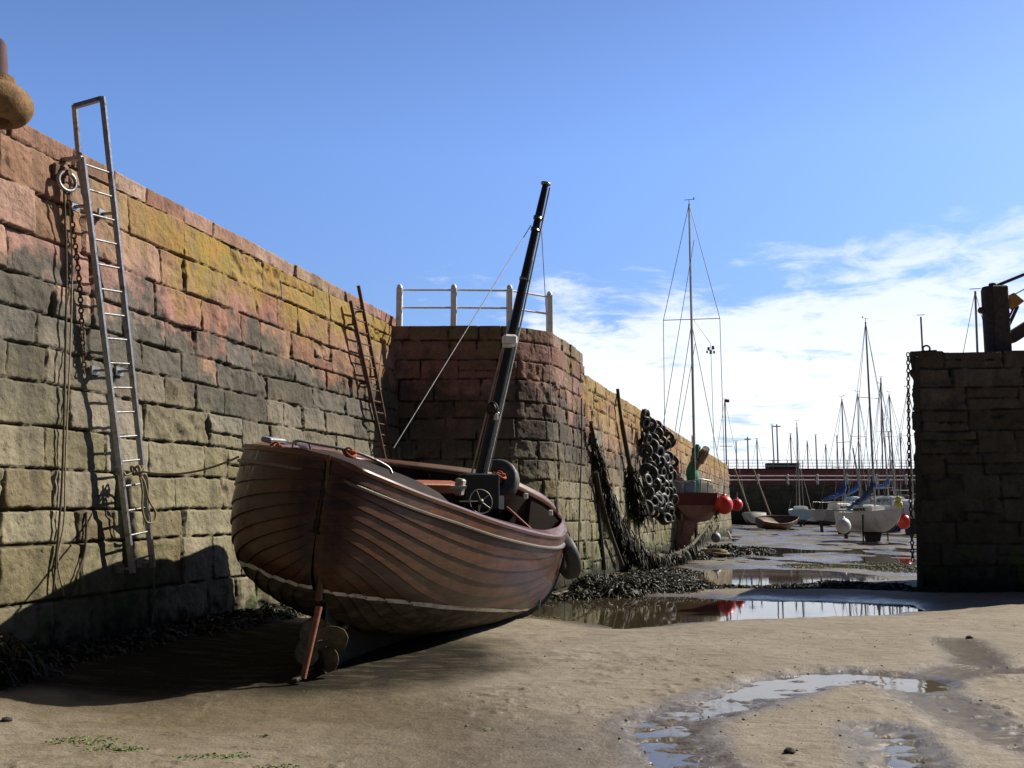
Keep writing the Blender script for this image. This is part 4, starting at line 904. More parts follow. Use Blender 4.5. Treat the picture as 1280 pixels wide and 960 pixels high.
# ------------------------------------------------------------------ yachts
def yacht(name, label, loc, head, L, B, fb, draft, hullm, botm, deckm, heel=0., pitch=0., mast=None, cabin=None, cover=None, stern=.65, sheer=.25, group=None, keelw=.5, legs=False, rudder=True, cat='sailing boat', wlf=.42, open_=False, lean=(0, 0), boom=True, spread=.8, flag=None, boomcol=None, rails=True, shrouds=True):
    root = empty(name, loc, label, cat, group)
    root.rotation_euler = (0, 0, -R(head))       # local +Y is the bow, local z=0 the ground
    Rh = np.array([[math.cos(R(heel)), 0, math.sin(R(heel))], [0, 1, 0], [-math.sin(R(heel)), 0, math.cos(R(heel))]]) @ np.array([[1, 0, 0], [0, math.cos(R(pitch)), -math.sin(R(pitch))], [0, math.sin(R(pitch)), math.cos(R(pitch))]])
    def loc_(p): return np.asarray(p, float) @ Rh.T
    def build(mb, nm, mat, par=None):
        mb.v = loc_(np.array(mb.v)).tolist(); return mb.build(nm, mat, par or root, local=True)
    nT, nS = 28, 11; t = np.linspace(0, 1, nT); bw = B / 2 * np.where(t < .4, stern + (1 - stern) * np.sin(np.minimum(t / .4, 1) * math.pi / 2), np.cos((np.maximum(t - .4, 0) / .6) * math.pi / 2) ** .75)
    bw = np.maximum(bw, .015)
    zs = draft + fb + sheer * (np.abs(t - .3) / .7) ** 2; zk = draft - .0 + .30 * np.maximum(0, .25 - t) / .25 * fb * .5 + .5 * fb * np.maximum(0, (t - .72) / .28) ** 2
    s = np.linspace(0, 1, nS); Y = (t - .5)[:, None] * L + .10 * L * ((t[:, None]) ** 4) * (s[None] - 1) * 1.0
    X = bw[:, None] * (np.sin(s * math.pi / 2) ** .62)[None]; Z = zk[:, None] + (zs - zk)[:, None] * (s ** 1.25)[None]
    full = lambda X, Y, Z: np.concatenate([np.stack([-X, Y, Z], -1)[:, ::-1], np.stack([X, Y, Z], -1)[:, 1:]], 1)
    V = full(X, Y + 0 * X, Z); n2 = V.shape[1]; wl = .36
    a = V; cut = nS - 1
    kb = int(nS * (1 - wlf))
    top = [list(range(0, nS - kb + 1)), list(range(n2 - (nS - kb) - 1, n2))]
    mid = list(range(nS - kb, n2 - (nS - kb)))
    mb = MB()
    for cols in top:
        W = V[:, cols]; mb.add(W.reshape(-1, 3), grid_faces(nT, len(cols)).tolist())
        pass
    tr = V[0]; ml = mid; mb.add(tr, [list(range(0, ml[0] + 1)) + list(range(ml[-1], n2))], False)
    hull = build(mb, 'hull', hullm)
    W = V[:, mid]; build(MB().add(W.reshape(-1, 3), grid_faces(nT, len(mid)).tolist()).add(V[0][mid], [list(range(len(mid)))], False), 'bottom', botm)
    mb = MB(); dk = np.stack([np.stack([bw * f, Y[:, -1], zs - (.03 if not open_ else .05 + .75 * fb * (1 - f * f)) + .05 * (1 - f * f)], -1) for f in np.linspace(-1, 1, 7)], 0); mb.add(dk.reshape(-1, 3), grid_faces(7, nT).tolist()); build(mb, 'deck', deckm)
    mb = MB()
    for sgn in (-1, 1): mb.path([(sgn * bw[i] * 1.01, Y[i, -1], zs[i] + .01) for i in range(nT)], .022, 6)
    build(mb, 'gunwale', boomcol or deckm)
    if draft > .15:
        mb = MB(); y0, y1 = -.16 * L, .16 * L
        vs = []
        for z, sh in ((draft + .12, 1.0), (0.0, .75)):
            for q in np.linspace(0, 2 * math.pi, 13)[:-1]: vs.append((keelw * .16 * math.cos(q), (y0 + y1) / 2 + (y1 - y0) / 2 * sh * math.sin(q), z))
        mb.add(vs, [[k, (k + 1) % 12, 12 + (k + 1) % 12, 12 + k] for k in range(12)] + [list(range(12)), list(range(23, 11, -1))]); build(mb, 'keel', botm)
        if rudder: build(MB().beam((0, -.47 * L, draft + fb * .5), (0, -.45 * L, draft * .25), .05, .26, .01), 'rudder', botm)
    dz = float(np.interp(.45, t, zs))
    if legs:
        for sgn in (-1, 1): build(MB().tube((sgn * B * .5, .05 * L, dz - .1), (sgn * B * .52, .05 * L, .0), .04).box((sgn * B * .52, .05 * L, .02), (.22, .22, .04)), 'leg', GREYWOOD)
    if cabin:
        c0, c1, ch = cabin; mb = MB(); rows = []
        for f in np.linspace(0, 1, 8):
            tt = c0 + (c1 - c0) * f; b_ = float(np.interp(tt, t, bw)) * .62; z_ = float(np.interp(tt, t, zs)); hh = ch * (1 - .55 * max(0, f - .4) ** 1.3)
            rows.append([(-b_, (tt - .5) * L, z_ - .05), (-b_ * .92, (tt - .5) * L, z_ + hh * .8), (-b_ * .6, (tt - .5) * L, z_ + hh), (b_ * .6, (tt - .5) * L, z_ + hh), (b_ * .92, (tt - .5) * L, z_ + hh * .8), (b_, (tt - .5) * L, z_ - .05)])
        mb.add(sum(rows, []), grid_faces(8, 6).tolist(), False); mb.add(rows[0], [list(range(6))], False); mb.add(rows[-1], [list(range(6))], False); cb = build(mb, 'cabin', CREAM)
        for sgn in (-1, 1):
            for f in (.2, .5):
                tt = c0 + (c1 - c0) * f; b_ = float(np.interp(tt, t, bw)) * .62; z_ = float(np.interp(tt, t, zs))
                build(MB().box((sgn * b_ * .97, (tt - .5) * L, z_ + ch * .4), (.03, .42, ch * .34), bev=.01), 'window', simple('dark_glass', (.02, .025, .03), .08), cb)
    if mast:
        mt, mh = mast; yb = (mt - .5) * L; zb = dz + (cabin[2] if cabin and cabin[0] < mt < cabin[1] else 0) - .1
        top = np.array([lean[0], yb + lean[1], zb + mh]); bot = np.array([0, yb, zb])
        mo = build(MB().path([lerp(bot, top, f) for f in (0, .3, .7, 1)], [.062, .06, .052, .04], 10), 'mast', SPAR)
        if spread:
            pm = lerp(bot, top, .58); build(MB().tube(pm + (-spread, 0, .05), pm + (spread, 0, .05), .018), 'spreader', SPAR, mo)
        sr = .011 + .0001 * loc[1]
        if shrouds:
            mb = MB()
            for sgn in (-1, 1):
                if spread: mb.path([top, lerp(bot, top, .58) + (sgn * spread, 0, .05), (sgn * B * .47, yb - .1, dz)], sr, 4)
                mb.path([lerp(bot, top, .57), (sgn * B * .47, yb - .35, dz)], sr, 4)
            mb.path([top, (0, .49 * L, float(zs[-1]))], sr, 4); mb.path([top, (0, -.49 * L, float(zs[0]))], sr, 4)
            build(mb, 'rigging', SWIRE)
        build(MB().tube(top, top + (0, 0, .18), .015).tube(top + (-.22, 0, .2), top + (.22, .0, .22), .014).box(top + (.22, 0, .25), (.04, .02, .12)), 'wind_vane', DARKIRON, mo)
        if boom:
            b0 = bot + (0, -.05, .75); b1 = bot + (boom if isinstance(boom, tuple) else (0, -.42 * L, .8)); bo = build(MB().tube(b0, b1, .04), 'boom', SPAR)
            if cover:
                pts = spline([bot + (0, -.02, 1.7), bot + (0, -.1, 1.05), lerp(b0, b1, .25) + (0, 0, .10), lerp(b0, b1, .6) + (0, 0, .06), lerp(b0, b1, .98) + (0, 0, .03)], 6)
                rr = np.interp(np.linspace(0, 1, len(pts)), [0, .25, .5, .8, 1], [.09, .20, .19, .15, .07]); rr = rr * (1 + .12 * np.sin(np.arange(len(pts)) * 1.9))
                build(MB().path(pts, list(rr), 10), 'sail_cover', cover, bo)
    if rails:
        mb = MB(); q = [(-bw[i] * .95, Y[i, -1], zs[i]) for i in range(nT)] 
        for sgn in (-1, 1):
            pr = []
            for i in (1, 7, 13, 19, 24):
                p = np.array([sgn * bw[i] * .95, Y[i, -1], zs[i]]); mb.tube(p, p + (0, 0, .55), .014); pr.append(p + np.array([0, 0, .55]))
            mb.path(pr + [np.array([0, .49 * L, float(zs[-1]) + .55])], .011, 5)
        build(mb, 'guard_rail', STEEL)
    return root, loc_
SPAR = simple('aluminium_spar', (.33, .31, .28), .45, .3, .15, 4)
BLUEC = simple('blue_canvas', (.035, .10, .32), .85, 0, .3, 7)
NAVYC = simple('navy_canvas', (.03, .055, .14), .9, 0, .3, 7)
GREENC = simple('green_net', (.04, .20, .14), .9, 0, .4, 12)
WHITEH = simple('white_gelcoat', (.84, .85, .86), .3, 0, .05, 2, coat=.2, dirt=(.64, .65, .65))
GREYH = simple('grey_gelcoat', (.40, .44, .49), .4, 0, .1, 2)
CYANH = simple('pale_cyan_paint', (.48, .66, .70), .4, 0, .1, 3)
REDH = simple('dark_red_paint', (.13, .016, .014), .4, 0, .25, 5)
PINKB = simple('faded_antifoul', (.30, .165, .13), .8, 0, .25, 5, dirt=(.2, .11, .085))
BLACKB = simple('dark_antifoul', (.045, .04, .045), .8, 0, .3, 4)
BLUEB = simple('blue_antifoul', (.05, .06, .09), .8, 0, .3, 4)
REDBALL = simple('red_buoy_rubber', (.72, .045, .035), .35, 0, .08, 4)
BROWNH = varnish('brown_dinghy_wood', (.15, .065, .032), (.25, .115, .055), .4, .2)
def zg(px, py): return G(px, py, -.16)
# red boat beside the pier
q = zg(876, 690); red, _ = yacht('red_sailing_boat', 'dark red sailing boat with tall mast moored against the pier wall', (8.05, 44.2, -.2), 10, 7.6, 2.75, 1.15, 1.25, REDH, PINKB, simple('worn_deck', (.28, .24, .2), .8), heel=0, mast=(.52, 12.8), lean=(.02, -.15), stern=.62, sheer=.35, cabin=(.28, .6, .5), boom=(0.0, -3.0, 1.0), cover=NAVYC, spread=1.25, rails=False, rudder=False, wlf=.34)
rl = np.array(red.location)
def rb(mb, nm, mat, par=None): return mb.build(nm, mat, par or red)
a = P(880, 640, 40.3); b = P(872, 690, 40.3)
mb = MB(); g0 = P(869, 695, 40.4)
rb(MB().beam(P(877, 650, 40.5), P(873, 694, 40.5), .16, .62, .04).beam(P(884, 652, 40.4), P(880, 668, 40.4), .12, .5, .03), 'rudder', PINKB)
rb(MB().beam(P(871, 684, 40.25), P(871, 695, 40.25), .16, .12, .03).beam(P(877, 682, 40.25), P(877, 694, 40.25), .16, .12, .03), 'rudder_fittings', simple('pink_paint', (.62, .28, .22), .7))
mb = MB()
for x in (843, 858, 893, 902): mb.tube(P(x, 618, 41), P(x, 598, 41), .03)
mb.tube(P(828, 606, 41), P(868, 592, 41), .045); mb.path(spline([P(843, 598, 41), P(858, 600, 40.6), P(880, 603, 40.4), P(893, 599, 40.6), P(905, 601, 41)], 4), .03, 6)
rb(mb, 'stern_rail', STEEL)
c = P(843, 612, 41.0); rb(MB().box(c, (.22, .22, .95), bev=.05).box(P(843, 600, 41), (.3, .3, .22), bev=.08), 'red_bundle', simple('red_canvas', (.33, .04, .03), .9))
rb(MB().box(P(861, 591, 41.3), (.22, .22, .55), bev=.06), 'red_roll', simple('red_canvas', (.30, .04, .03), .9))
rb(MB().box(P(868, 611, 42), (.9, .3, .7), bev=.06), 'windbreak', simple('blue_grey_canvas', (.15, .18, .30), .9))
rb(MB().box(P(860, 609, 41.8), (.5, .25, .8), bev=.06), 'locker', simple('grey_canvas', (.22, .23, .28), .9))
pts = [P(878, 556, 43), P(877, 575, 42.8), P(874, 590, 42.5), P(878, 606, 42.3), P(872, 614, 42.2)]
rb(MB().path(spline(pts, 6), list(np.interp(np.linspace(0, 1, 25), [0, .3, .7, 1], [.08, .22, .3, .22])), 9), 'green_net', GREENC)
rb(MB().path(spline([P(874, 596, 42.6), P(882, 580, 42.4), P(890, 567, 42.2), P(894, 561, 42)], 5), [.10] * 6 + [.2] * 6 + [.16] * 4, 9), 'furled_sail', simple('brown_canvas', (.17, .125, .08), .9, dirt=(.4, .36, .3)))
rb(MB().path([P(884, 577, 42), P(886, 571, 42), P(885, 563, 42), P(887, 558, 42)], .025, 5), 'hook', DARKIRON)
for pts_ in ([P(871, 400, 43.5), P(893, 430, 43.2), P(905, 603, 42)], [P(871, 300, 43.5), P(836, 560, 42), ], [P(872, 430, 43.6), P(858, 555, 42)]):
    rb(MB().path(pts_, .014, 4), 'halyard', SWIRE)
mb = MB(); c = P(893, 437, 43.2)
for dx, dz, s in ((-.09, .02, .10), (.1, .06, .11), (0, -.13, .12), (-.16, -.12, .07), (.14, -.14, .08)): mb.box(c + (dx, 0, dz), (s, .02, s * 1.5), rz=.4, bev=.0)
rb(mb, 'signal_pennant', simple('black_and_grey_cloth', (.05, .05, .06), .9))
def buoy(px, py, Y, r_, mat, label, cat='buoy', line=None):
    c = P(px, py, Y); root = empty('buoy', c, label, cat)
    MB().ball(c, r_, 22, (1, 1, 1.06)).build('ball', mat, root)
    MB().lathe(c, [(r_ * .30, r_ * .98), (r_ * .24, r_ * 1.18), (r_ * .12, r_ * 1.22)], 12).build('neck', mat if not line else simple('blue_neck', (.03, .05, .2), .5), root)
    MB().tube(c + (0, 0, r_ * 1.15), c + (0.03, 0, r_ * 2.1), .025).build('lanyard', ROPE, root); return root
buoy(905, 631, 40.2, .36, REDBALL, 'larger bright red ball fender at the stern of the red boat')
buoy(921, 631, 42.0, .25, REDBALL, 'smaller bright red ball fender right of the larger one', line=True)
buoy(895, 633, 40.6, .27, simple('faded_red_rubber', (.45, .06, .045), .5), 'dull red ball fender tucked behind the larger bright one')
buoy(839, 634, 40.8, .22, simple('faded_orange_rubber', (.36, .20, .10), .6), 'faded orange fender on the wall side of the red boat')
buoy(895, 672, 42.0, .20, simple('grey_buoy_rubber', (.42, .44, .44), .5), 'grey mooring buoy lying on the mud by the red boat')
for x, y in ((848, 655), ):
    o = MB().path([P(851, 628, 40.9), P(853, 650, 40.8), P(855, 664, 40.7)], .035, 6).build('fender_plank', CREAM); own_origin(o, P(851, 628, 40.9)); tag(o, 'pale thin pole hanging over the red boat quarter', 'pole')
for (xa, ya, xb, yb, lb) in ((909, 664, 913, 673, 'short pale post leaning in the mud right of the red boat'), (898, 656, 898, 662, 'stubby pale post in the mud behind the red boat')):
    a, b = P(xa, ya, 46), G(xb, yb, -.2) ; b = P(xb, yb, 46); o = MB().tube(a, b, .06).build('mooring_post', CREAM); own_origin(o, b); tag(o, lb, 'post')
c = P(868, 646, 38.5)
o = coil(P(893, 692, 38), .45, 4, .04, ROPE, 'rope_coil', None, jit=.06); own_origin(o, P(893, 692, 38)); tag(o, 'coil of rope dumped on the mud beside the red boat rudder', 'rope')
# far boats
def far_loc(px, py, z=-.16): g = G(px, py, z); return (g[0], g[1], z - .02)
l = far_loc(1091, 677); yb, _ = yacht('white_yacht', 'nearest white yacht standing on its keel in the mud with blue cover', l, 155, 4.5, 1.75, 1.1, .5, WHITEH, BLACKB, CREAM, wlf=.78, mast=(.56, 10.3), lean=(.38, .3), cabin=(.3, .62, .45), cover=NAVYC, stern=.7, legs=True, spread=.75, boom=(.1, -2.0, -.25))
l = far_loc(1055, 668); ya, _ = yacht('grey_yacht', 'blue grey yacht with blue sail cover left of the nearest white yacht', l, 62, 4.7, 1.9, 1.0, .75, GREYH, BLUEB, CREAM, wlf=.7, mast=(.55, 7.6), lean=(.1, .0), cabin=(.3, .65, .5), cover=BLUEC, stern=.75, legs=False, spread=.6, boom=(0, -2.2, .25))
l = far_loc(1110, 664); yacht('white_yacht', 'white cabin yacht half hidden behind the nearest white yacht', l, 160, 5.6, 2.0, 1.1, 1.1, WHITEH, BLUEB, CREAM, wlf=.7, mast=(.55, 9.2), lean=(.35, 0), cabin=(.25, .65, .7), cover=BLUEC, stern=.7, spread=.7)
l = far_loc(1074, 664); yacht('white_yacht', 'white yacht tucked between the blue grey yacht and the nearest white yacht', l, 170, 5.6, 2.1, 1.15, 1.0, WHITEH, BLUEB, CREAM, wlf=.75, mast=(.55, 8.6), lean=(-.25, 0), cabin=(.28, .66, .7), cover=BLUEC, stern=.7, spread=.7, boom=(0, -2.2, .2))
l = far_loc(1117, 665); yacht('white_yacht', 'tall sided white yacht right of the nearest white yacht', l, 150, 5.4, 2.0, 1.35, .9, WHITEH, BLUEB, CREAM, wlf=.75, mast=(.55, 8.2), lean=(.1, 0), cabin=(.28, .66, .6), stern=.7, spread=.7)
l = far_loc(1140, 668); yacht('white_yacht', 'white yacht partly behind the gate pier with a red ball fender', l, 165, 6.0, 2.2, 1.0, 1.0, WHITEH, BLACKB, CREAM, wlf=.7, mast=(.55, 8), cabin=(.3, .65, .5), stern=.7, spread=.7)
buoy(1130, 652, 59, .40, REDBALL, 'red ball fender on the yacht beside the gate pier')
buoy(1054, 657, 51.5, .38, simple('white_buoy_rubber', (.7, .71, .72), .4), 'white ball fender on the bow of the nearest white yacht')
c = P(1123, 630, 62); o = MB().box(c, (.5, .4, .45), bev=.15).ball(c + (0, 0, .3), .2, 10).build('yellow_bundle', simple('yellow_oilskin', (.62, .55, .08), .7)); own_origin(o, c); tag(o, 'yellow bundle on the deck of the yacht beside the gate pier', 'bundle')
for k, (x0, y0, x1, y1, Y, lb) in enumerate(((1066, 560, 1082, 625, 70, 'pale mast leaning right behind the blue grey yacht'), (1085, 585, 1091, 622, 72, 'shorter mast leaning beside the blue sail covers'))):
    a, b = P(x1, y1 + 30, Y), P(x0, y0, Y); o = MB().tube(a, b, .07, .05).build('leaning_mast', SPAR); own_origin(o, a); tag(o, lb, 'mast')
l = far_loc(971, 663); bb, _ = yacht('brown_boat', 'brown wooden open boat heeled over on the far mud', l, 60, 4.4, 1.9, .85, .14, BROWNH, BROWNH, BROWNH, heel=20, stern=.6, rails=False, wlf=.7, open_=True)
l = far_loc(944, 656.5); dd_, _ = yacht('white_dinghy', 'scruffy white dinghy tilted on the mud left of the brown boat', l, 215, 5.0, 2.0, 1.1, .14, simple('chalky_white_paint', (.6, .6, .54), .7, dirt=(.3, .28, .24)), BLACKB, CREAM, heel=14, stern=.7, rails=False, cat='dinghy', wlf=.75)
l = far_loc(1001, 658); cc_, _ = yacht('pale_blue_boat', 'pale blue boat with white deck right of the brown boat', l, 8, 5.6, 2.5, 1.2, .5, CYANH, BLUEB, CREAM, wlf=.8, stern=.85, rails=False, mast=(.55, 9), cabin=(.4, .7, .45), lean=(.0, 0), spread=0, boom=False, shrouds=True)
l = far_loc(1021, 656.5); yacht('white_dinghy', 'small low white dinghy at the foot of the far quay wall', l, 250, 4.2, 1.7, .7, .12, WHITEH, BLACKB, CREAM, stern=.7, rails=False, cat='dinghy')
o = MB().tube(P(984, 640, 95), P(994, 600, 95), .06).build('leaning_spar', GREYWOOD); own_origin(o, P(984, 640, 95)); tag(o, 'bare grey spar propped beside the pale blue boat', 'spar')
for x0, y0, x1, y1, lb in ((918, 585, 937, 640, 'pale wooden spar slanting over the white dinghy'), (942, 587, 963, 644, 'pale wooden spar slanting up out of the brown boat')):
    a, b = P(x1, y1, 94), P(x0, y0, 94); o = MB().tube(a, b, .08, .06).build('leaning_spar', simple('pale_spar', (.42, .32, .2), .7)); own_origin(o, a); tag(o, lb, 'spar')
# far quay railing, maroon shed, lamps, masts
def farp(px, py, Y=120.0): return P(px, py, Y)
t_ = empty('white_railing', farp(1010, 607, 120.4), 'long white railing along the top of the far quay', 'railing')
ztop = 4.57; xs = np.arange(26, 56, 3.55)
for x in xs: MB().box((x, 120.5, ztop + .62), (.24, .24, 1.25), bev=.05).build('post', WHITE, t_)
for h in (.55, 1.05): MB().tube((24, 120.5, ztop + h), (58, 120.5, ztop + h), .065).build('rail', WHITE, t_)
MAROON = simple('maroon_render', (.38, .11, .11), .85, 0, .15, .25)
t_ = empty('maroon_shed', (42, 132, 4.4), 'long low maroon building behind the far quay', 'building')
zt = P(1000, 587, 128)[2]
MB().box((42, 132, (4.0 + zt) / 2), (60, 8, zt - 4.0)).build('wall', MAROON, t_)
MB().box((42, 131.9, zt + .06), (60.4, 8.4, .14)).build('roof', simple('maroon_felt', (.10, .035, .04), .9), t_)
c = P(984, 583, 127.2); MB().box((c[0], 129.6, zt + .45), (3.9, 2, .85)).build('roof_hatch', simple('slate_felt', (.06, .07, .09), .9), t_)
t_ = empty('roof_railing', (42, 128.4, zt), 'thin grey handrail along the roof of the maroon building', 'railing')
mb = None
for x in np.arange(22, 62, 1.9): MB().tube((x, 128.3, zt + .1), (x, 128.3, zt + 1.25), .05, n=5).build('post', simple('grey_rail', (.35, .37, .4), .6) if mb is None else mb, t_); mb = bpy.data.materials.get('grey_rail')
for h in (.45, .85, 1.22): MB().tube((20, 128.3, zt + h), (63, 128.3, zt + h), .035, n=5).build('rail', mb, t_)
for k, (px, pyt, w, lb) in enumerate(((934.5, 549, 8, 'lower T shaped lamp post standing behind the maroon building'), (971, 533, 10, 'taller T shaped lamp post standing behind the maroon building'))):
    Y = 138; top = P(px, pyt, Y); t_ = empty('street_lamp', (top[0], Y, 4), lb, 'lamp post')
    MB().path([(top[0], Y, 3), (top[0], Y, top[2] + .3)], [.14, .09], 8).build('pole', simple('lamp_grey', (.30, .32, .35), .5), t_)
    w = w * Y / F; MB().box((top[0], Y, top[2]), (w, .3, .14), bev=.04).build('lamp_head', simple('lamp_grey', (.30, .32, .35), .5), t_)
far_masts = [q_ for q_ in [(906, 500, 0, 110), (920, 552, 0, 150), (946, 549, 0, 150), (965, 531, .6, 145), (988, 543, 0, 150), (996, 536, 0, 142), (1009, 552, 0, 160), (1016, 558, .6, 150), (1019.5, 544, 0, 150), (1032, 556, 0, 160), (1046, 545, 0, 150), (1053, 552, 0, 150), (1101, 472, -1, 140), (1111, 540, 0, 150), (1125, 543, 0, 150), (1151, 396, 0, 60), (1219, 364, -.5, 45), (865, 545, 0, 150), (957, 560, 0, 160), (1037, 548, 0, 155), (1073, 549, 0, 150), (1082, 557, 0, 155), (1061, 560, 0, 160), (1117, 553, 0, 155)] if q_[0] not in (957, 1016, 1037, 1082, 1061, 1117, 1053)]
for k, (px, pyt, ln, Y) in enumerate(far_masts):
    top = P(px, pyt, Y); bx = top[0] + ln * .5; r_ = .03 + .0004 * Y
    mb = MB().path([(bx, Y, .2), tuple(top)], [r_ * 1.3, r_], 6); zz = top[2]
    s = .35 + .003 * Y
    if k % 3 != 1: mb.tube(lerp((bx, Y, .2), top, .62) + (-s, 0, 0), lerp((bx, Y, .2), top, .62) + (s, 0, 0), r_ * .45, n=5)
    if k % 2 == 0: mb.path([top, (bx - 2.0, Y, 2.5)], .012 + .00008 * Y, 4).path([top, (bx + 2.0, Y, 2.5)], .012 + .00008 * Y, 4)
    mb.tube(top + np.array([-.25, 0, .1]), top + np.array([.25, 0, .13]), r_ * .4, n=4)
    o = mb.build('yacht_mast', SPAR); own_origin(o, (bx, Y, .2))
    lb = {0: 'thin mast with a red tip between the red boat and the lamp posts', 10: 'tallest thin mast behind the white yachts', 13: 'mast top showing over the left end of the gate pier', 14: 'mast top beside the dark winch post on the gate pier'}.get(k)
    tag(o, lb or 'thin bare yacht mast rising beyond the far quay railing', 'mast', None if lb else 'masts beyond the far quay')
    if k == 0: MB().box(top + np.array([.25, 0, -.1]), (.5, .06, .35), bev=.02).build('red_pennant', simple('red_pennant_cloth', (.4, .05, .05), .8), o)
# ------------------------------------------------------------------ gate pier gear
def GPf(px, py, off=0.0): return on_plane(px, py, (8.32, 20.85), (15.0, 20.2), .012, off)
c0 = on_plane(1135, 441, (8.32, 20.85), (15, 20.2), .012, .10); c1 = on_plane(1141, 705, (8.32, 20.85), (15, 20.2), .012, .12)
o = chain_mb([c0, lerp(c0, c1, .5) + np.array([-.03, 0, 0]), c1], .085, .013, .032).build('hanging_chain', RUST); own_origin(o, c0); tag(o, 'long heavy chain hanging down the edge of the gate pier', 'chain')
a, b = GPf(1146, 446, .06), GPf(1150, 742, .06); o = MB().beam(b, a, .09, .09, .01).build('guide_timber', GREYWOOD); own_origin(o, b); tag(o, 'dark upright guide timber at the edge of the gate pier', 'post')
o = MB().torus(P(1158, 436, 21.2) , .07, .02, (.3, 1, 0), 16, 6).build('iron_ring', RUST); own_origin(o, P(1158, 432, 21.2)); tag(o, 'small iron ring standing on the corner of the gate pier', 'mooring ring')
Yg = 21.3
def gp_(px, py, dy=0): return P(px, py, Yg + dy)
t_ = empty('gate_winch', gp_(1245, 428), 'dark iron winch post with a yellow bracket on top of the gate pier', 'winch')
zb = GPH - .05; x0, x1 = gp_(1229, 400)[0], gp_(1259, 400)[0]; zt = gp_(1245, 358)[2]
BLK = simple('weathered_iron', (.06, .045, .042), .75, .1, .4, 8, dirt=(.11, .07, .045))
MB().box(((x0 * .35 + x1 * .65), Yg + .05, (zb + zt) / 2), ((x1 - x0) * .68, .42, zt - zb), bev=.03).build('column', BLK, t_)
MB().lathe((x0 + .13, Yg, zb), [(.16, 0), (.16, .12), (.135, .14), (.135, zt - zb - .1), (.11, zt - zb - .02), (.05, zt - zb)], 18).build('drum', BLK, t_)
MB().lathe(gp_(1241, 361), [(.085, -.05), (.085, .09), (.07, .12), (.02, .125)], 14).build('cap', BLK, t_)
MB().ball(gp_(1226.5, 388), .075, 12).tube(gp_(1226.5, 388), gp_(1236, 388), .05).build('knob', BLK, t_)
YEL = simple('yellow_ochre_paint', (.42, .21, .04), .6, 0, .25, 9, dirt=(.14, .07, .03))
q = [gp_(1261, 369), gp_(1266, 366.5), gp_(1279, 377), gp_(1266, 387), gp_(1261, 383)]
mb = MB(); fr = [p + np.array([0, -.06, 0]) for p in q]; bk = [p + np.array([0, .06, 0]) for p in q]
mb.add(fr + bk, [[4, 3, 2, 1, 0], [5, 6, 7, 8, 9]] + [[k, (k + 1) % 5, 5 + (k + 1) % 5, 5 + k] for k in range(5)], False); mb.build('yellow_bracket', YEL, t_)
MB().beam(gp_(1272, 383), gp_(1259, 411), .07, .05).beam(gp_(1269, 381), gp_(1258, 403), .04, .03).build('strut', BLK, t_)
MB().tube(gp_(1246, 357), gp_(1300, 335), .035).tube(gp_(1268, 368), gp_(1310, 346), .012).build('tie_rod', BLK, t_)
MB().beam(gp_(1262, 423), gp_(1330, 380), .22, .26, .02).build('beam', simple('dark_beam', (.05, .038, .035), .7), t_)
# ------------------------------------------------------------------ light, sky, camera
AZ, EL = 29.0, 38.5                       # sun azimuth from +X towards +Y, elevation
sd = Vector((math.cos(R(AZ)) * math.cos(R(EL)), math.sin(R(AZ)) * math.cos(R(EL)), math.sin(R(EL))))
L = bpy.data.lights.new('sun', 'SUN'); L.energy = 5.0; L.angle = R(.53); L.color = (1, .93, .80)
lo = bpy.data.objects.new('sun', L); COL.objects.link(lo); lo.rotation_euler = sd.to_track_quat('Z', 'Y').to_euler(); lo.location = (20, 5, 30)
W = bpy.data.worlds.new('World'); scn.world = W; W.use_nodes = True; nt = W.node_tree; nt.nodes.clear()
class WN(NT):
    def __init__(s, t): s.t = t
w = WN(nt)
sky = w.n('TexSky', sky_type='NISHITA', sun_disc=False, sun_elevation=R(EL), sun_rotation=R(90 - AZ), altitude=0, air_density=1.0, dust_density=.4, ozone_density=2.2).outputs[0]
gen = w.n('TexCoord').outputs['Generated']; sp_ = w.n('SeparateXYZ', {0: gen}).outputs
den = w.math('ADD', w.math('MAXIMUM', sp_[2], 0.0), .10)
u_ = w.math('DIVIDE', sp_[0], den); v_ = w.math('DIVIDE', sp_[1], den)
cv = w.n('CombineXYZ', {0: u_, 1: v_, 2: 0.0}).outputs[0]
n1 = w.noise(1.25, 9, .6, cv, .25); n2 = w.noise(4.6, 8, .66, cv, .5)
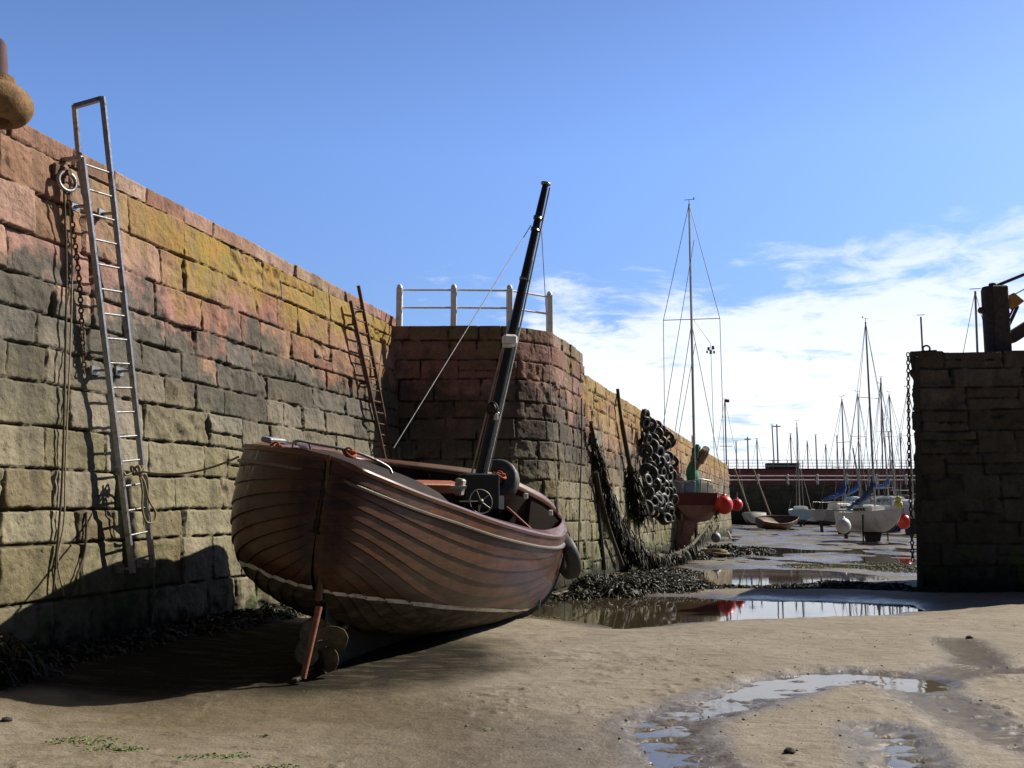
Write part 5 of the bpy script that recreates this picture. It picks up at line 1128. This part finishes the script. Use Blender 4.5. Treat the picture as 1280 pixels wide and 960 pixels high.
nn = w.math('ADD', w.math('MULTIPLY', n1, .62), w.math('MULTIPLY', n2, .38))
azr = w.math('DIVIDE', sp_[0], w.math('MAXIMUM', sp_[1], .25))
low = w.ss(.36, .12, sp_[2]); rt = w.math('MULTIPLY', w.ss(-.22, .12, azr), w.ss(.0, .5, sp_[1]))
cov = w.math('MULTIPLY', low, w.lin(rt, 0, 1, .25, 1.0))
thr = w.lin(cov, 0, 1, .68, .31)
mask = w.ss(0, .15, w.math('SUBTRACT', nn, thr)); mask = w.math('MULTIPLY', mask, w.ss(.45, .10, sp_[2]))
mask = w.math('MAXIMUM', mask, w.math('MULTIPLY', w.math('MULTIPLY', w.ss(.18, -.02, sp_[2]), rt), .42))
gain = w.math('ADD', .17, w.math('MULTIPLY', w.math('MULTIPLY', w.lin(sp_[2], 0.02, .34, .50, 1.0), w.math('MULTIPLY', w.ss(-.1, .65, sp_[1]), w.ss(1.0, .30, sp_[2]))), .93))   # brighter ahead of camera, dimmed overhead and behind to weaken fill in shade
tint = w.mix(1.0, w.mix(1.0, sky, (.82, .945, 1.25, 1), 'MULTIPLY'), w.n('CombineColor', {0: gain, 1: gain, 2: gain}).outputs[0], 'MULTIPLY')
cl = w.mix(w.math('MULTIPLY', mask, .93), tint, (7.9, 8.2, 8.7, 1))
bg = w.n('Background', {'Color': cl, 'Strength': .10}); ow = w.n('OutputWorld'); nt.links.new(bg.outputs[0], ow.inputs[0])
cd = bpy.data.cameras.new('camera'); cam = bpy.data.objects.new('camera', cd); COL.objects.link(cam)
cam.location = (0, 0, CAMZ); cam.rotation_euler = (math.pi / 2 + PITCH, 0, 0); cd.sensor_width = 36; cd.lens = 36 * F / 1280; cd.clip_end = 9000; cd.clip_start = .1
scn.camera = cam
vs_ = scn.view_settings; vs_.view_transform = 'Standard'; vs_.look = 'None'; vs_.exposure = 0.45; vs_.gamma = 1; vs_.use_curve_mapping = False
scn.render.engine = 'CYCLES'; scn.cycles.use_denoising = True; scn.cycles.max_bounces = 6; scn.cycles.diffuse_bounces = 1; scn.cycles.glossy_bounces = 3
